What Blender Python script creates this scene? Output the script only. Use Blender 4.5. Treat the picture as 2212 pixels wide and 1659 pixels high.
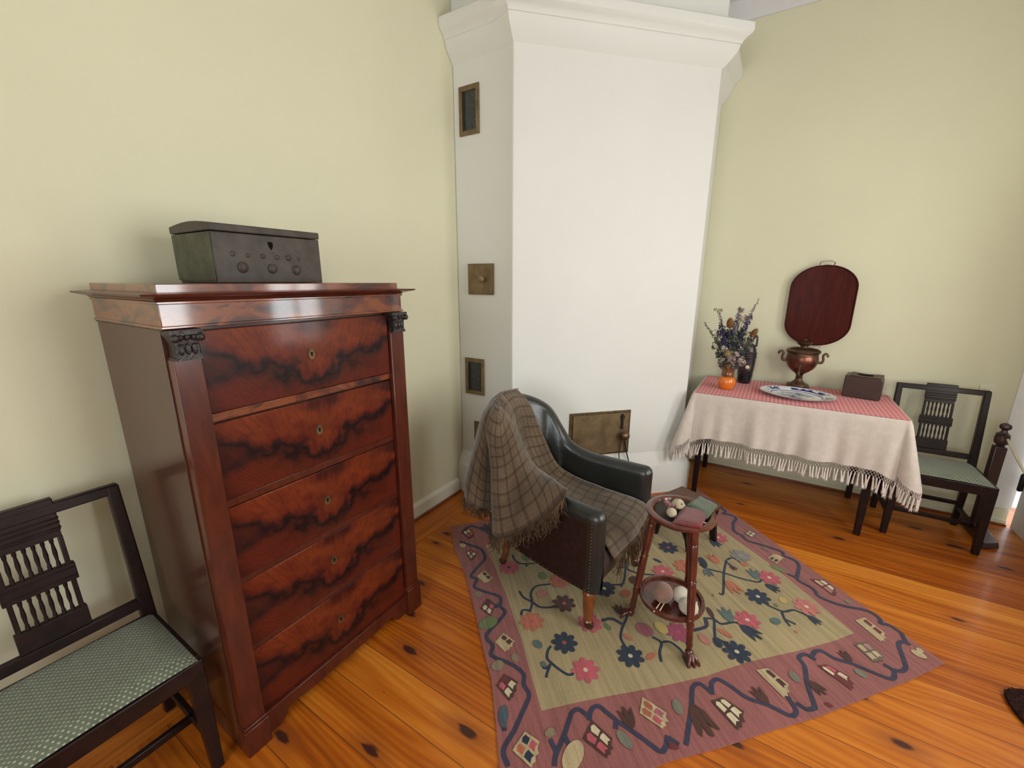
import bpy, bmesh, math, random, json
from mathutils import Vector, Matrix, noise as mnoise
random.seed(7)
for o in list(bpy.data.objects): bpy.data.objects.remove(o)
C = bpy.context.scene.collection
PI = math.pi
# ---------------------------------------------------------------- camera
cam = bpy.data.objects.new('camera', bpy.data.cameras.new('camera'))
C.objects.link(cam)
cam.data.sensor_width = 36.0
cam.data.lens = 36.0 * 904.14 / 2212.0
cam.data.clip_start = 0.02
R0 = (0.52927793, -0.84843853, 0.00411475)
R1 = (-0.20256905, -0.13107433, -0.97045623)
R2 = (0.8239118, 0.51280754, -0.24124214)
M = Matrix(((R0[0], -R1[0], -R2[0], 0.0), (R0[1], -R1[1], -R2[1], 0.0), (R0[2], -R1[2], -R2[2], 1.55), (0, 0, 0, 1)))
cam.matrix_world = M
bpy.context.scene.camera = cam
# ---------------------------------------------------------------- view, world, daylight
vs = bpy.context.scene.view_settings
vs.view_transform = 'Standard'
vs.look = 'None'
vs.gamma = 1.0
vs.use_curve_mapping = False
vs.exposure = 0.42
W = bpy.data.worlds.new('sky'); bpy.context.scene.world = W
W.use_nodes = True
bg = W.node_tree.nodes['Background']
bg.inputs[0].default_value = (0.90, 0.95, 1.0, 1)
bg.inputs[1].default_value = 2.0
def window_light(name, loc, rot, sx, sy, power, col=(1, 0.995, 0.985)):
    l = bpy.data.lights.new(name, 'AREA'); l.shape = 'RECTANGLE'; l.size = sx; l.size_y = sy
    l.energy = power; l.color = col
    o = bpy.data.objects.new(name, l); C.objects.link(o); o.location = loc; o.rotation_euler = rot
    return o
# skylight entering by the windows of the wall on the right hand side and of the wall behind the camera
YW = -1.62     # inner face of the window wall
window_light('daylight_window_near', (1.15, YW - 0.10, 1.62), (PI/2, 0, 0), 1.0, 1.55, 36)
window_light('daylight_window_far', (2.58, YW - 0.10, 1.62), (PI/2, 0, 0), 0.62, 1.55, 17)
window_light('daylight_window_back', (-2.45, 0.1, 1.65), (PI/2, 0, -PI/2), 1.6, 1.6, 36, (.93, .97, 1.0))
# ---------------------------------------------------------------- mesh helpers
class MB:
    def __init__(s): s.v = []; s.f = []; s.m = []; s.uv = {}
    def add(s, vs, fs, mi=0):
        b = len(s.v); s.v += [tuple(v) for v in vs]
        for f in fs: s.f.append(tuple(i + b for i in f)); s.m.append(mi)
    def box(s, x0, x1, y0, y1, z0, z1, mi=0):
        s.add([(x0,y0,z0),(x1,y0,z0),(x1,y1,z0),(x0,y1,z0),(x0,y0,z1),(x1,y0,z1),(x1,y1,z1),(x0,y1,z1)],
              [(3,2,1,0),(4,5,6,7),(0,1,5,4),(1,2,6,5),(2,3,7,6),(3,0,4,7)], mi)
    def bar(s, a, b, wa, wb=None, ha=None, hb=None, up=(0,0,1), mi=0):
        # box section bar from a to b; width wa->wb, depth ha->hb
        a = Vector(a); b = Vector(b); d = (b-a).normalized(); u = Vector(up)
        if abs(d.dot(u)) > .98: u = Vector((0,1,0))
        r = d.cross(u).normalized(); u = r.cross(d).normalized()
        wb = wa if wb is None else wb; ha = wa if ha is None else ha; hb = (wb if hb is None else hb)
        P = []
        for c, w, h in ((a,wa,ha),(b,wb,hb)):
            P += [c - r*w/2 - u*h/2, c + r*w/2 - u*h/2, c + r*w/2 + u*h/2, c - r*w/2 + u*h/2]
        s.add(P, [(0,3,2,1),(4,5,6,7),(0,1,5,4),(1,2,6,5),(2,3,7,6),(3,0,4,7)], mi)
    def tube(s, pts, rad, n=8, caps=True, mi=0):
        pts = [Vector(p) for p in pts]; k = len(pts)
        if not isinstance(rad, (list, tuple)): rad = [rad]*k
        d0 = (pts[1]-pts[0]).normalized()
        u = Vector((0,0,1)) if abs(d0.z) < .9 else Vector((1,0,0))
        P = []; 
        for i in range(k):
            d = (pts[min(i+1,k-1)] - pts[max(i-1,0)])
            d = d.normalized() if d.length > 1e-9 else d0
            r = d.cross(u)
            if r.length < 1e-6: r = d.orthogonal()
            r.normalize(); u = r.cross(d).normalized()
            for j in range(n):
                t = 2*PI*j/n; P.append(pts[i] + (r*math.cos(t) + u*math.sin(t))*rad[i])
        F = [(i*n+j, i*n+(j+1)%n, (i+1)*n+(j+1)%n, (i+1)*n+j) for i in range(k-1) for j in range(n)]
        if caps: F += [tuple(range(n))[::-1], tuple((k-1)*n+j for j in range(n))]
        s.add(P, F, mi)
    def lathe(s, prof, n=28, c=(0,0,0), axis=None, mi=0):
        # prof: (r, h) list along axis (default z)
        ax = Vector(axis).normalized() if axis else Vector((0,0,1)); c = Vector(c)
        r0 = ax.orthogonal().normalized() if axis else Vector((1,0,0)); r1 = ax.cross(r0)
        P = []
        for r, h in prof:
            for j in range(n):
                t = 2*PI*j/n; P.append(c + ax*h + (r0*math.cos(t) + r1*math.sin(t))*max(r, 1e-5))
        k = len(prof)
        F = [(i*n+j, i*n+(j+1)%n, (i+1)*n+(j+1)%n, (i+1)*n+j) for i in range(k-1) for j in range(n)]
        F += [tuple(range(n))[::-1], tuple((k-1)*n+j for j in range(n))]
        s.add(P, F, mi)
    def ball(s, c, r, nu=16, nv=10, mi=0, sc=(1,1,1)):
        P = []; 
        for i in range(1, nv):
            th = PI*i/nv
            for j in range(nu):
                ph = 2*PI*j/nu
                P.append((c[0]+r*sc[0]*math.sin(th)*math.cos(ph), c[1]+r*sc[1]*math.sin(th)*math.sin(ph), c[2]+r*sc[2]*math.cos(th)))
        F = [(i*nu+j, (i+1)*nu+j, (i+1)*nu+(j+1)%nu, i*nu+(j+1)%nu) for i in range(nv-2) for j in range(nu)]
        t = len(P); P += [(c[0],c[1],c[2]+r*sc[2]), (c[0],c[1],c[2]-r*sc[2])]
        F += [(t, j, (j+1)%nu) for j in range(nu)]
        F += [(t+1, (nv-2)*nu+(j+1)%nu, (nv-2)*nu+j) for j in range(nu)]
        s.add(P, F, mi)
    def prism(s, poly, h0, h1, to=lambda x, y, h: (x, y, h), mi=0):
        n = len(poly)
        P = [to(x, y, h0) for x, y in poly] + [to(x, y, h1) for x, y in poly]
        s.add(P, [tuple(range(n))[::-1], tuple(range(n, 2*n))] + [(i, (i+1)%n, n+(i+1)%n, n+i) for i in range(n)], mi)
    def grid(s, G, mi=0, uvs=None, closeu=False):
        R = len(G); K = len(G[0]); b = len(s.v)
        P = [p for row in G for p in row]
        kk = K if closeu else K-1
        F = [(i*K+j, i*K+(j+1)%K, (i+1)*K+(j+1)%K, (i+1)*K+j) for i in range(R-1) for j in range(kk)]
        s.add(P, F, mi)
        if uvs:
            for i in range(R):
                for j in range(K): s.uv[b+i*K+j] = uvs[i][j]
    def build(s, name, mats, parent=None, label=None, origin=None, smooth=None, bevel=0, bseg=2, kind=None, solid=0, subd=0, recalc=True):
        if not isinstance(mats, (list, tuple)): mats = [mats]
        loc_ = parent is not None and root_of(parent) in LOCALS
        o0 = Vector(origin) if origin is not None else (parent_loc(parent) if parent is not None and not loc_ else Vector((0,0,0)))
        me = bpy.data.meshes.new(name)
        me.from_pydata([tuple(Vector(v) - o0) for v in s.v], [], s.f)
        for m in mats: me.materials.append(m)
        for p, mi in zip(me.polygons, s.m): p.material_index = mi
        if s.uv:
            l = me.uv_layers.new(name='UVMap')
            for lp in me.loops: l.data[lp.index].uv = s.uv.get(lp.vertex_index, (0,0))
        me.update()
        if recalc:
            bm = bmesh.new(); bm.from_mesh(me); bmesh.ops.recalc_face_normals(bm, faces=bm.faces); bm.to_mesh(me); bm.free()
        if smooth is not None:
            me.shade_smooth()
            if smooth < 180: me.set_sharp_from_angle(angle=math.radians(smooth))
        ob = bpy.data.objects.new(name, me); C.objects.link(ob)
        if parent is not None: ob.parent = parent
        if origin is not None: ob.location = o0 if (parent is None or loc_) else o0 - parent_loc(parent)
        if bevel:
            b = ob.modifiers.new('bevel', 'BEVEL'); b.width = bevel; b.segments = bseg; b.limit_method = 'ANGLE'; b.angle_limit = math.radians(40); b.harden_normals = False
            if smooth is None: me.shade_smooth(); me.set_sharp_from_angle(angle=math.radians(35))
        if solid:
            q = ob.modifiers.new('thick', 'SOLIDIFY'); q.thickness = solid; q.offset = 0
        if subd:
            q = ob.modifiers.new('sub', 'SUBSURF'); q.levels = subd; q.render_levels = subd
        if label: ob['label'] = label
        if kind: ob['kind'] = kind
        return ob
def root_of(p):
    while p.parent is not None: p = p.parent
    return p
def parent_loc(p):
    v = Vector((0,0,0))
    while p is not None: v += Vector(p.location); p = p.parent
    return v
LOCALS = []
def thing(name, label, cat, loc=(0,0,0), rz=0.0, group=None, local=False):
    o = bpy.data.objects.new(name, None); C.objects.link(o); o.empty_display_size = .05
    o.location = loc; o.rotation_euler = (0,0,rz); o['label'] = label; o['category'] = cat
    if group: o['group'] = group
    if local: LOCALS.append(o)
    return o
def tag(o, label, cat, group=None):
    o['label'] = label; o['category'] = cat
    if group: o['group'] = group
    return o
def dup(root, loc, rz, label, group=None):
    r = root.copy(); C.objects.link(r); r.location = loc; r.rotation_euler = (0,0,rz); r['label'] = label
    if group: r['group'] = group
    for ch in list(root.children):
        c = ch.copy(); C.objects.link(c); c.parent = r
        for g in list(ch.children):
            d = g.copy(); C.objects.link(d); d.parent = c
    return r
def catmull(P, n):
    # P list of vectors/tuples, n samples per span
    out = []; k = len(P)
    P = [Vector(p) for p in P]
    for i in range(k-1):
        p0 = P[i-1] if i else P[0]*2-P[1]; p1 = P[i]; p2 = P[i+1]; p3 = P[i+2] if i+2 < k else P[-1]*2-P[-2]
        for j in range(n):
            t = j/n
            out.append(0.5*((2*p1) + (p2-p0)*t + (2*p0-5*p1+4*p2-p3)*t*t + (3*p1-p0-3*p2+p3)*t**3))
    out.append(P[-1]); return out
def sweep(mb, plan, prof, mi=0, flip=1):
    # plan: list of (x,y); prof: list of (offset,z); offset goes to the left of travel * flip ; mitred
    n = len(plan); rows = []
    for off, z in prof:
        row = []
        for i in range(n):
            p = Vector(plan[i])
            d1 = (p - Vector(plan[i-1])).normalized() if i else None
            d2 = (Vector(plan[i+1]) - p).normalized() if i < n-1 else None
            if d1 is None: d1 = d2
            if d2 is None: d2 = d1
            n1 = Vector((-d1.y, d1.x))*flip; n2 = Vector((-d2.y, d2.x))*flip
            m = (n1+n2).normalized(); k = off/max(.3, m.dot(n1))
            q = p + m*k; row.append((q.x, q.y, z))
        rows.append(row)
    mb.grid(rows, mi)
# ---------------------------------------------------------------- materials
def lin(r, g, b):
    f = lambda c: (c/255/12.92) if c/255 <= .04045 else ((c/255+.055)/1.055)**2.4
    return (f(r), f(g), f(b), 1)
class NT:
    def __init__(s, name):
        s.m = bpy.data.materials.new(name); s.m.use_nodes = True; s.t = s.m.node_tree; s.n = s.t.nodes; s.p = s.n['Principled BSDF']
    def new(s, typ, **kw):
        q = s.n.new(typ)
        for k, v in kw.items(): setattr(q, k, v)
        return q
    def link(s, a, b): s.t.links.new(a, b)
    def math(s, op, a, b=None, c=None):
        q = s.n.new('ShaderNodeMath'); q.operation = op
        for i, x in enumerate((a, b, c)):
            if x is None: continue
            if isinstance(x, (int, float)): q.inputs[i].default_value = x
            else: s.link(x, q.inputs[i])
        return q.outputs[0]
    def mix(s, f, a, b, mode='MIX'):
        q = s.n.new('ShaderNodeMix'); q.data_type = 'RGBA'; q.blend_type = mode
        for sock, x in ((q.inputs[0], f), (q.inputs[6], a), (q.inputs[7], b)):
            if isinstance(x, (int, float, tuple)): sock.default_value = x
            else: s.link(x, sock)
        return q.outputs[2]
    def obj(s):
        return s.new('ShaderNodeTexCoord').outputs['Object']
    def mapping(s, vec, scale=(1,1,1), rot=(0,0,0), loc=(0,0,0)):
        q = s.n.new('ShaderNodeMapping'); s.link(vec, q.inputs[0])
        q.inputs['Scale'].default_value = scale; q.inputs['Rotation'].default_value = rot; q.inputs['Location'].default_value = loc
        return q.outputs[0]
    def noise(s, vec, scale, detail=3, rough=.5, dist=0):
        q = s.n.new('ShaderNodeTexNoise'); s.link(vec, q.inputs['Vector'])
        q.inputs['Scale'].default_value = scale; q.inputs['Detail'].default_value = detail; q.inputs['Roughness'].default_value = rough; q.inputs['Distortion'].default_value = dist
        return q.outputs[0]
    def ramp(s, fac, stops, interp='LINEAR'):
        q = s.n.new('ShaderNodeValToRGB'); s.link(fac, q.inputs[0]); e = q.color_ramp.elements; q.color_ramp.interpolation = interp
        e[0].position = stops[0][0]; e[0].color = stops[0][1]; e[1].position = stops[-1][0]; e[1].color = stops[-1][1]
        for p, c in stops[1:-1]:
            x = e.new(p); x.color = c
        return q.outputs[0]
    def bump(s, h, strength=.2, dist=.01):
        q = s.n.new('ShaderNodeBump'); q.inputs['Strength'].default_value = strength; q.inputs['Distance'].default_value = dist
        s.link(h, q.inputs['Height']); s.link(q.outputs[0], s.p.inputs['Normal'])
    def base(s, c):
        if isinstance(c, tuple): s.p.inputs['Base Color'].default_value = c
        else: s.link(c, s.p.inputs['Base Color'])
    def sp(s, rough=.5, spec=.5, metal=0, coat=0, croug=.05, sheen=0):
        s.p.inputs['Roughness'].default_value = rough; s.p.inputs['Specular IOR Level'].default_value = spec
        s.p.inputs['Metallic'].default_value = metal; s.p.inputs['Coat Weight'].default_value = coat; s.p.inputs['Coat Roughness'].default_value = croug
        s.p.inputs['Sheen Weight'].default_value = sheen
def simple(name, c, rough=.5, spec=.5, metal=0, coat=0, var=.12, vs_=14, bump=0, bscale=80, bd=.002, sheen=0, croug=.08):
    t = NT(name); o = t.obj()
    n = t.noise(o, vs_, 4, .6)
    d = tuple(x*(1-var*1.4) for x in c[:3]) + (1,); e = tuple(min(1, x*(1+var)) for x in c[:3]) + (1,)
    t.base(t.ramp(n, [(.3, d), (.7, e)])); t.sp(rough, spec, metal, coat, croug, sheen)
    if bump: t.bump(t.noise(o, bscale, 4, .6), bump, bd)
    return t.m
WALLC = lin(216, 213, 185)
m_wall = simple('wall_paint_pale_green', WALLC, .75, .25, var=.02, vs_=1.5, bump=.15, bscale=160, bd=.001)
m_plaster = simple('stove_whitewash', lin(222, 222, 216), .6, .3, var=.015, vs_=2, bump=.25, bscale=9, bd=.006)
m_ceil = simple('ceiling_white', lin(214, 213, 214), .8, .2, var=.01)
m_trim = simple('trim_paint', lin(226, 224, 208), .45, .4, var=.02)
m_doorw = simple('door_white_paint', lin(228, 226, 220), .5, .4, var=.02)
def wood_dark(name, c1, c2, scale=(30, 3, 3), rough=.35, coat=.3, ns=3.0, spec=.5):
    t = NT(name); o = t.obj(); v = t.mapping(o, scale)
    n = t.noise(v, ns, 6, .65, .6)
    t.base(t.ramp(n, [(.3, c1), (.7, c2)])); t.sp(rough, spec, 0, coat, .12)
    t.bump(n, .12, .002); return t.m
m_oak = wood_dark('dark_chair_wood', (.006,.0028,.0028,1), (.020,.008,.007,1), (6,6,6), .42, .10, 3.0, .25)
m_maho_plain = wood_dark('mahogany_plain', (.048,.009,.005,1), (.105,.021,.009,1), (9,9,2), .30, .32, 3.0, .3)
m_maho_side = wood_dark('mahogany_side', (.058,.022,.015,1), (.082,.032,.021,1), (14,3,1.5), .22, .22, 3.0, .3)
m_carve = simple('carved_dark_wood', (.022,.014,.012,1), .35, .5, var=.4, vs_=60, bump=.8, bscale=70, bd=.006)
m_table = wood_dark('turned_mahogany', (.06,.010,.006,1), (.13,.026,.014,1), (10,10,3), .22, .6)
m_brownwood = wood_dark('stool_wood', (.06,.024,.014,1), (.13,.055,.032,1), (12,4,4), .4, .3)
m_orangewood = wood_dark('orange_leg_wood', (.12,.026,.006,1), (.24,.065,.014,1), (10,10,3), .25, .6)
# flame veneer: book-matched plume, the same on every drawer front
def flame():
    t = NT('flame_mahogany_veneer'); o = t.obj()
    sep = t.new('ShaderNodeSeparateXYZ'); t.link(o, sep.inputs[0])
    x, z = sep.outputs[0], sep.outputs[2]
    ax = t.math('ABSOLUTE', t.math('SUBTRACT', x, .02))
    cmb = t.new('ShaderNodeCombineXYZ'); t.link(ax, cmb.inputs[0]); t.link(z, cmb.inputs[2])
    wv = t.noise(cmb.outputs[0], 7, 3, .55); wv2 = t.noise(o, 5, 4, .6); fine = t.noise(t.mapping(cmb.outputs[0], (1, 1, 1)), 26, 4, .6)
    # V shaped band rising away from the centre
    bl = t.noise(t.mapping(o, (4.2, 1, 7.5), (0,0,0), (3.3,0,.4)), 1.0, 3, .55, .5)
    k = t.math('SUBTRACT', z, t.math('MULTIPLY', t.math('POWER', ax, .9), .40))
    k = t.math('ADD', k, t.math('MULTIPLY', t.math('SUBTRACT', wv, .5), .24))
    k = t.math('ADD', k, t.math('MULTIPLY', t.math('SUBTRACT', wv2, .5), .16))
    k = t.math('ADD', k, t.math('MULTIPLY', t.math('SUBTRACT', fine, .5), .05))
    k = t.math('ADD', t.math('MULTIPLY', k, 2.4), .66)
    dark = (.009,.003,.004,1); mid = (.062,.009,.005,1); red = (.10,.0135,.006,1); org = (.170,.030,.008,1)
    col = t.ramp(k, [(0, mid), (.16, red), (.34, (.085,.013,.005,1)), (.43, (.040,.008,.005,1)), (.465, dark), (.50, (.035,.008,.006,1)), (.54, red), (.66, org), (.78, (.15,.026,.007,1)), (.90, mid), (1, (.022,.005,.006,1))])
    sidew = t.math('MINIMUM', 1.0, t.math('MAXIMUM', 0.0, t.math('MULTIPLY', t.math('SUBTRACT', ax, .12), 5.0)))
    bk = t.math('MULTIPLY', t.ramp(bl, [(.50, (0,0,0,1)), (.64, (1,1,1,1))]), t.math('ADD', .12, t.math('MULTIPLY', sidew, .80)))
    col = t.mix(bk, col, (.014,.005,.007,1))
    # fine radiating figure
    fan = t.math('DIVIDE', ax, t.math('ADD', z, .35))
    c2 = t.new('ShaderNodeCombineXYZ'); t.link(t.math('MULTIPLY', fan, 5), c2.inputs[0]); t.link(t.math('MULTIPLY', z, 1.5), c2.inputs[1]); t.link(wv, c2.inputs[2])
    st = t.noise(c2.outputs[0], 9, 5, .7)
    col = t.mix(.75, col, t.ramp(st, [(.3, (.42,.38,.38,1)), (.55, (1,1,1,1)), (.75, (1.0,.92,.85,1))]), 'MULTIPLY')
    t.base(col); t.sp(.38, .15, 0, .30, .11); t.bump(wv2, .04, .01)
    return t.m
m_flame = flame()
def frieze():
    t = NT('frieze_veneer'); o = t.obj()
    n = t.noise(t.mapping(o, (5, 5, 9)), 1.3, 4, .6, .8)
    t.base(t.ramp(n, [(.34, (.022,.008,.008,1)), (.44, (.10,.017,.008,1)), (.52, (.19,.046,.012,1)), (.60, (.20,.05,.013,1)), (.70, (.05,.011,.008,1))])); t.sp(.30, .35, 0, .9, .08); t.p.inputs['Coat IOR'].default_value = 1.65
    return t.m
m_frieze = frieze()
def floor_mat(name, ax):
    t = NT(name); o = t.obj(); sep = t.new('ShaderNodeSeparateXYZ'); t.link(o, sep.inputs[0])
    a, b = (sep.outputs[0], sep.outputs[1]) if ax == 0 else (sep.outputs[1], sep.outputs[0])
    q = t.math('DIVIDE', t.math('ADD', a, 3.01), .152); idx = t.math('FLOOR', q); fr = t.math('FRACT', q)
    wn = t.new('ShaderNodeTexWhiteNoise', noise_dimensions='1D'); t.link(idx, wn.inputs['W'])
    rnd = wn.outputs[0]
    c = t.new('ShaderNodeCombineXYZ')
    t.link(t.math('ADD', a, t.math('MULTIPLY', rnd, 37.0)), c.inputs[0]); t.link(t.math('ADD', b, t.math('MULTIPLY', rnd, 13.0)), c.inputs[1])
    warp = t.noise(t.mapping(c.outputs[0], (4.5, .55, 1)), 1.0, 2, .5)
    # cathedral grain: distorted stripes across the board
    s1 = t.math('ADD', t.math('MULTIPLY', t.math('SUBTRACT', fr, .5), 6.0), t.math('MULTIPLY', warp, 13.0))
    gr = t.math('SINE', t.math('MULTIPLY', s1, 5.2))
    fineg = t.noise(t.mapping(c.outputs[0], (130, 4, 1)), 1.0, 4, .6)
    soft = t.noise(t.mapping(c.outputs[0], (14, .9, 1)), 1.0, 3, .5)
    g = t.math('ADD', t.math('MULTIPLY', gr, .085), t.math('ADD', t.math('MULTIPLY', t.math('SUBTRACT', fineg, .5), .38), t.math('MULTIPLY', t.math('SUBTRACT', soft, .5), 1.0)))
    g = t.math('ADD', t.math('ADD', g, t.math('MULTIPLY', t.math('SUBTRACT', rnd, .5), .45)), .5)
    col = t.ramp(g, [(0, (.19,.035,.003,1)), (.3, (.36,.082,.005,1)), (.55, (.50,.140,.010,1)), (.8, (.61,.205,.022,1)), (1, (.68,.27,.045,1))])
    # knots
    vo = t.new('ShaderNodeTexVoronoi', voronoi_dimensions='2D'); vo.inputs['Scale'].default_value = 1.0; vo.inputs['Randomness'].default_value = .9
    t.link(t.mapping(c.outputs[0], (6.5, 2.6, 1)), vo.inputs['Vector'])
    d = t.math('ADD', vo.outputs['Distance'], t.math('MULTIPLY', t.math('SUBTRACT', fineg, .5), .16))
    sel = t.new('ShaderNodeSeparateColor'); t.link(vo.outputs['Color'], sel.inputs[0])
    big = t.math('MULTIPLY', t.math('GREATER_THAN', sel.outputs[0], .66), t.math('ADD', .5, sel.outputs[1]))
    rr = t.math('MULTIPLY', big, .060)
    kn = t.math('SUBTRACT', 1.0, t.math('SMOOTH_MIN', 1.0, t.math('MAXIMUM', 0.0, t.math('MULTIPLY', t.math('SUBTRACT', d, rr), 26.0)), .1))
    kn = t.math('MULTIPLY', t.math('MAXIMUM', kn, 0.0), t.math('GREATER_THAN', rr, .01))
    halo = t.math('MULTIPLY', t.math('MAXIMUM', 0.0, t.math('SUBTRACT', 1.0, t.math('DIVIDE', d, t.math('MAXIMUM', .001, t.math('MULTIPLY', rr, 5.0))))), .9)
    col = t.mix(halo, col, (.25,.062,.012,1))
    col = t.mix(kn, col, (.055,.016,.010,1))
    gap = t.math('LESS_THAN', t.math('MINIMUM', fr, t.math('SUBTRACT', 1.0, fr)), .011)
    col = t.mix(t.math('MULTIPLY', gap, .75), col, (.10,.03,.008,1))
    t.base(col); t.sp(.38, .28, 0, .18, .12)
    h = t.math('SUBTRACT', t.math('MULTIPLY', g, .08), gap)
    t.bump(h, .35, .0025)
    return t.m
m_floor = floor_mat('pine_floorboards', 0)
m_floorb = floor_mat('pine_border_board', 1)
m_leather = simple('black_green_leather', (.013,.0155,.0145,1), .34, .6, var=.25, vs_=9, bump=.35, bscale=35, bd=.004, coat=.15, croug=.25)
m_leather_b = simple('worn_brown_leather', (.055,.036,.032,1), .38, .6, var=.35, vs_=7, bump=.5, bscale=14, bd=.01)
m_leather_side = simple('dark_red_side_leather', (.022,.007,.005,1), .6, .3, var=.4, vs_=40, bump=.3, bscale=120, bd=.002)
m_brass = simple('old_brass', (.20,.14,.072,1), .46, .5, metal=.45, var=.25, vs_=12, bump=.2, bscale=20, bd=.004)
m_brass_d = simple('dark_brass', (.13,.085,.035,1), .5, .5, metal=.6, var=.35, vs_=20, bump=.2, bscale=30, bd=.003)
m_iron = simple('dark_iron', (.03,.028,.026,1), .5, .5, metal=.6, var=.3)
m_vent = simple('vent_mesh_grey', (.06,.062,.06,1), .6, .4, metal=.3, var=.3, vs_=60)
m_copper = simple('tarnished_copper', (.20,.080,.055,1), .34, .5, metal=.9, var=.3, vs_=12)
m_bronze = simple('tarnished_bronze', (.15,.090,.058,1), .40, .5, metal=.85, var=.3, vs_=16)
m_silver = simple('pale_metal', (.55,.50,.42,1), .28, .5, metal=.9, var=.1)
m_tray = wood_dark('tray_mahogany', (.036,.005,.004,1), (.080,.011,.006,1), (4,14,2.0), .5, .02, 3.0, .08)
m_boxd = simple('aged_green_black_box', (.075,.075,.045,1), .6, .3, var=.25, vs_=18, bump=.5, bscale=45, bd=.003)
m_boxf = simple('aged_grey_brown_front', (.062,.050,.038,1), .42, .25, var=.25, vs_=16, bump=.4, bscale=30, bd=.003)
m_black = simple('black_void', (.004,.003,.003,1), .9, .1)
m_orange = simple('orange_glaze', (.75,.19,.018,1), .12, .6, coat=.6, var=.08)
m_brglaze = simple('brown_glaze', (.20,.070,.022,1), .2, .6, coat=.5, var=.35, vs_=25)
m_jug = simple('dark_violet_glaze', (.020,.015,.018,1), .3, .6, coat=.3, var=.2)
m_cream = simple('cream_glaze', (.75,.55,.33,1), .4, .5)
m_white_yarn = None
def yarn(name, c, s=220):
    t = NT(name); o = t.obj(); v = t.mapping(o, (1, 1.0, 1), (.6, .4, .3))
    w = t.new('ShaderNodeTexWave'); t.link(v, w.inputs[0]); w.inputs['Scale'].default_value = s/3; w.inputs['Distortion'].default_value = 1.6; w.inputs['Detail'].default_value = 2
    t.base(t.ramp(w.outputs[1], [(.1, tuple(x*.72 for x in c[:3])+(1,)), (.6, c)])); t.sp(.9, .15, sheen=.4); t.bump(w.outputs[1], .6, .002); return t.m
m_yarn_m = yarn('mauve_yarn', (.33,.19,.15,1)); m_yarn_w = yarn('white_yarn', (.66,.60,.50,1)); m_yarn_c = yarn('cream_yarn', (.62,.52,.34,1), 520)
m_pinky = yarn('dusty_pink_yarn', (.38,.15,.14,1), 400)
def knit(name, c, c2):
    t = NT(name); o = t.obj()
    w = t.new('ShaderNodeTexWave'); t.link(t.mapping(o, (1,1,1), (0,0,.5)), w.inputs[0]); w.inputs['Scale'].default_value = 120; w.inputs['Distortion'].default_value = 4; w.inputs['Detail'].default_value = 3
    n = t.noise(o, 45, 4, .7)
    t.base(t.mix(t.ramp(n, [(.4, (0,0,0,1)), (.62, (1,1,1,1))]), c, c2)); t.sp(.95, .1, sheen=.4); t.bump(w.outputs[1], .7, .002); return t.m
m_red = knit('red_knit', (.24,.026,.032,1), (.12,.036,.030,1)); m_green = knit('green_knit', (.030,.115,.045,1), (.14,.10,.075,1))
m_bone = simple('bone_needle', (.72,.62,.42,1), .35, .5)
m_linen = simple('linen_cloth', lin(205, 193, 183), .85, .15, var=.05, vs_=30, bump=.3, bscale=300, bd=.0008, sheen=.2)
m_tassel = simple('cotton_fringe', lin(226, 214, 206), .9, .1, var=.06, vs_=40)
def striped():
    t = NT('red_striped_cloth'); o = t.obj(); sep = t.new('ShaderNodeSeparateXYZ'); t.link(o, sep.inputs[0])
    y = t.math('ADD', sep.outputs[1], t.math('MULTIPLY', t.noise(o, 6, 1), .004))
    q = t.math('FRACT', t.math('MULTIPLY', y, 43.0)); s1 = t.math('GREATER_THAN', q, .52)
    q2 = t.math('FRACT', t.math('MULTIPLY', y, 300.0)); 
    col = t.mix(s1, (.55,.072,.085,1), (.70,.22,.215,1))
    col = t.mix(t.math('MULTIPLY', t.math('GREATER_THAN', q2, .6), .25), col, (.70,.34,.31,1))
    q3 = t.math('FRACT', t.math('MULTIPLY', sep.outputs[0], 160.0))
    col = t.mix(t.math('MULTIPLY', t.math('GREATER_THAN', q3, .6), .15), col, (.75,.45,.40,1))
    t.base(col); t.sp(.85, .15, sheen=.2); return t.m
m_stripe = striped()
def seatfab():
    t = NT('sage_dotted_upholstery'); o = t.obj(); sep = t.new('ShaderNodeSeparateXYZ'); t.link(o, sep.inputs[0])
    x = t.math('MULTIPLY', sep.outputs[0], 74.0); y = t.math('MULTIPLY', sep.outputs[1], 118.0)
    row = t.math('FLOOR', y); xs = t.math('ADD', x, t.math('MULTIPLY', t.math('MODULO', row, 2.0), .5))
    fx = t.math('SUBTRACT', t.math('FRACT', xs), .5); fy = t.math('SUBTRACT', t.math('FRACT', y), .5)
    d = t.math('ADD', t.math('MULTIPLY', t.math('MULTIPLY', fx, fx), 1.0), t.math('MULTIPLY', t.math('MULTIPLY', fy, fy), 1.1))
    dot = t.math('LESS_THAN', d, .045)
    n = t.noise(o, 60, 3, .6)
    col = t.ramp(n, [(.3, (.10,.120,.085,1)), (.7, (.155,.178,.132,1))])
    col = t.mix(t.math('MULTIPLY', dot, .85), col, (.48,.46,.33,1))
    t.base(col); t.sp(.8, .2, sheen=.2); t.bump(dot, .4, .0015); return t.m
m_seat = seatfab()
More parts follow.
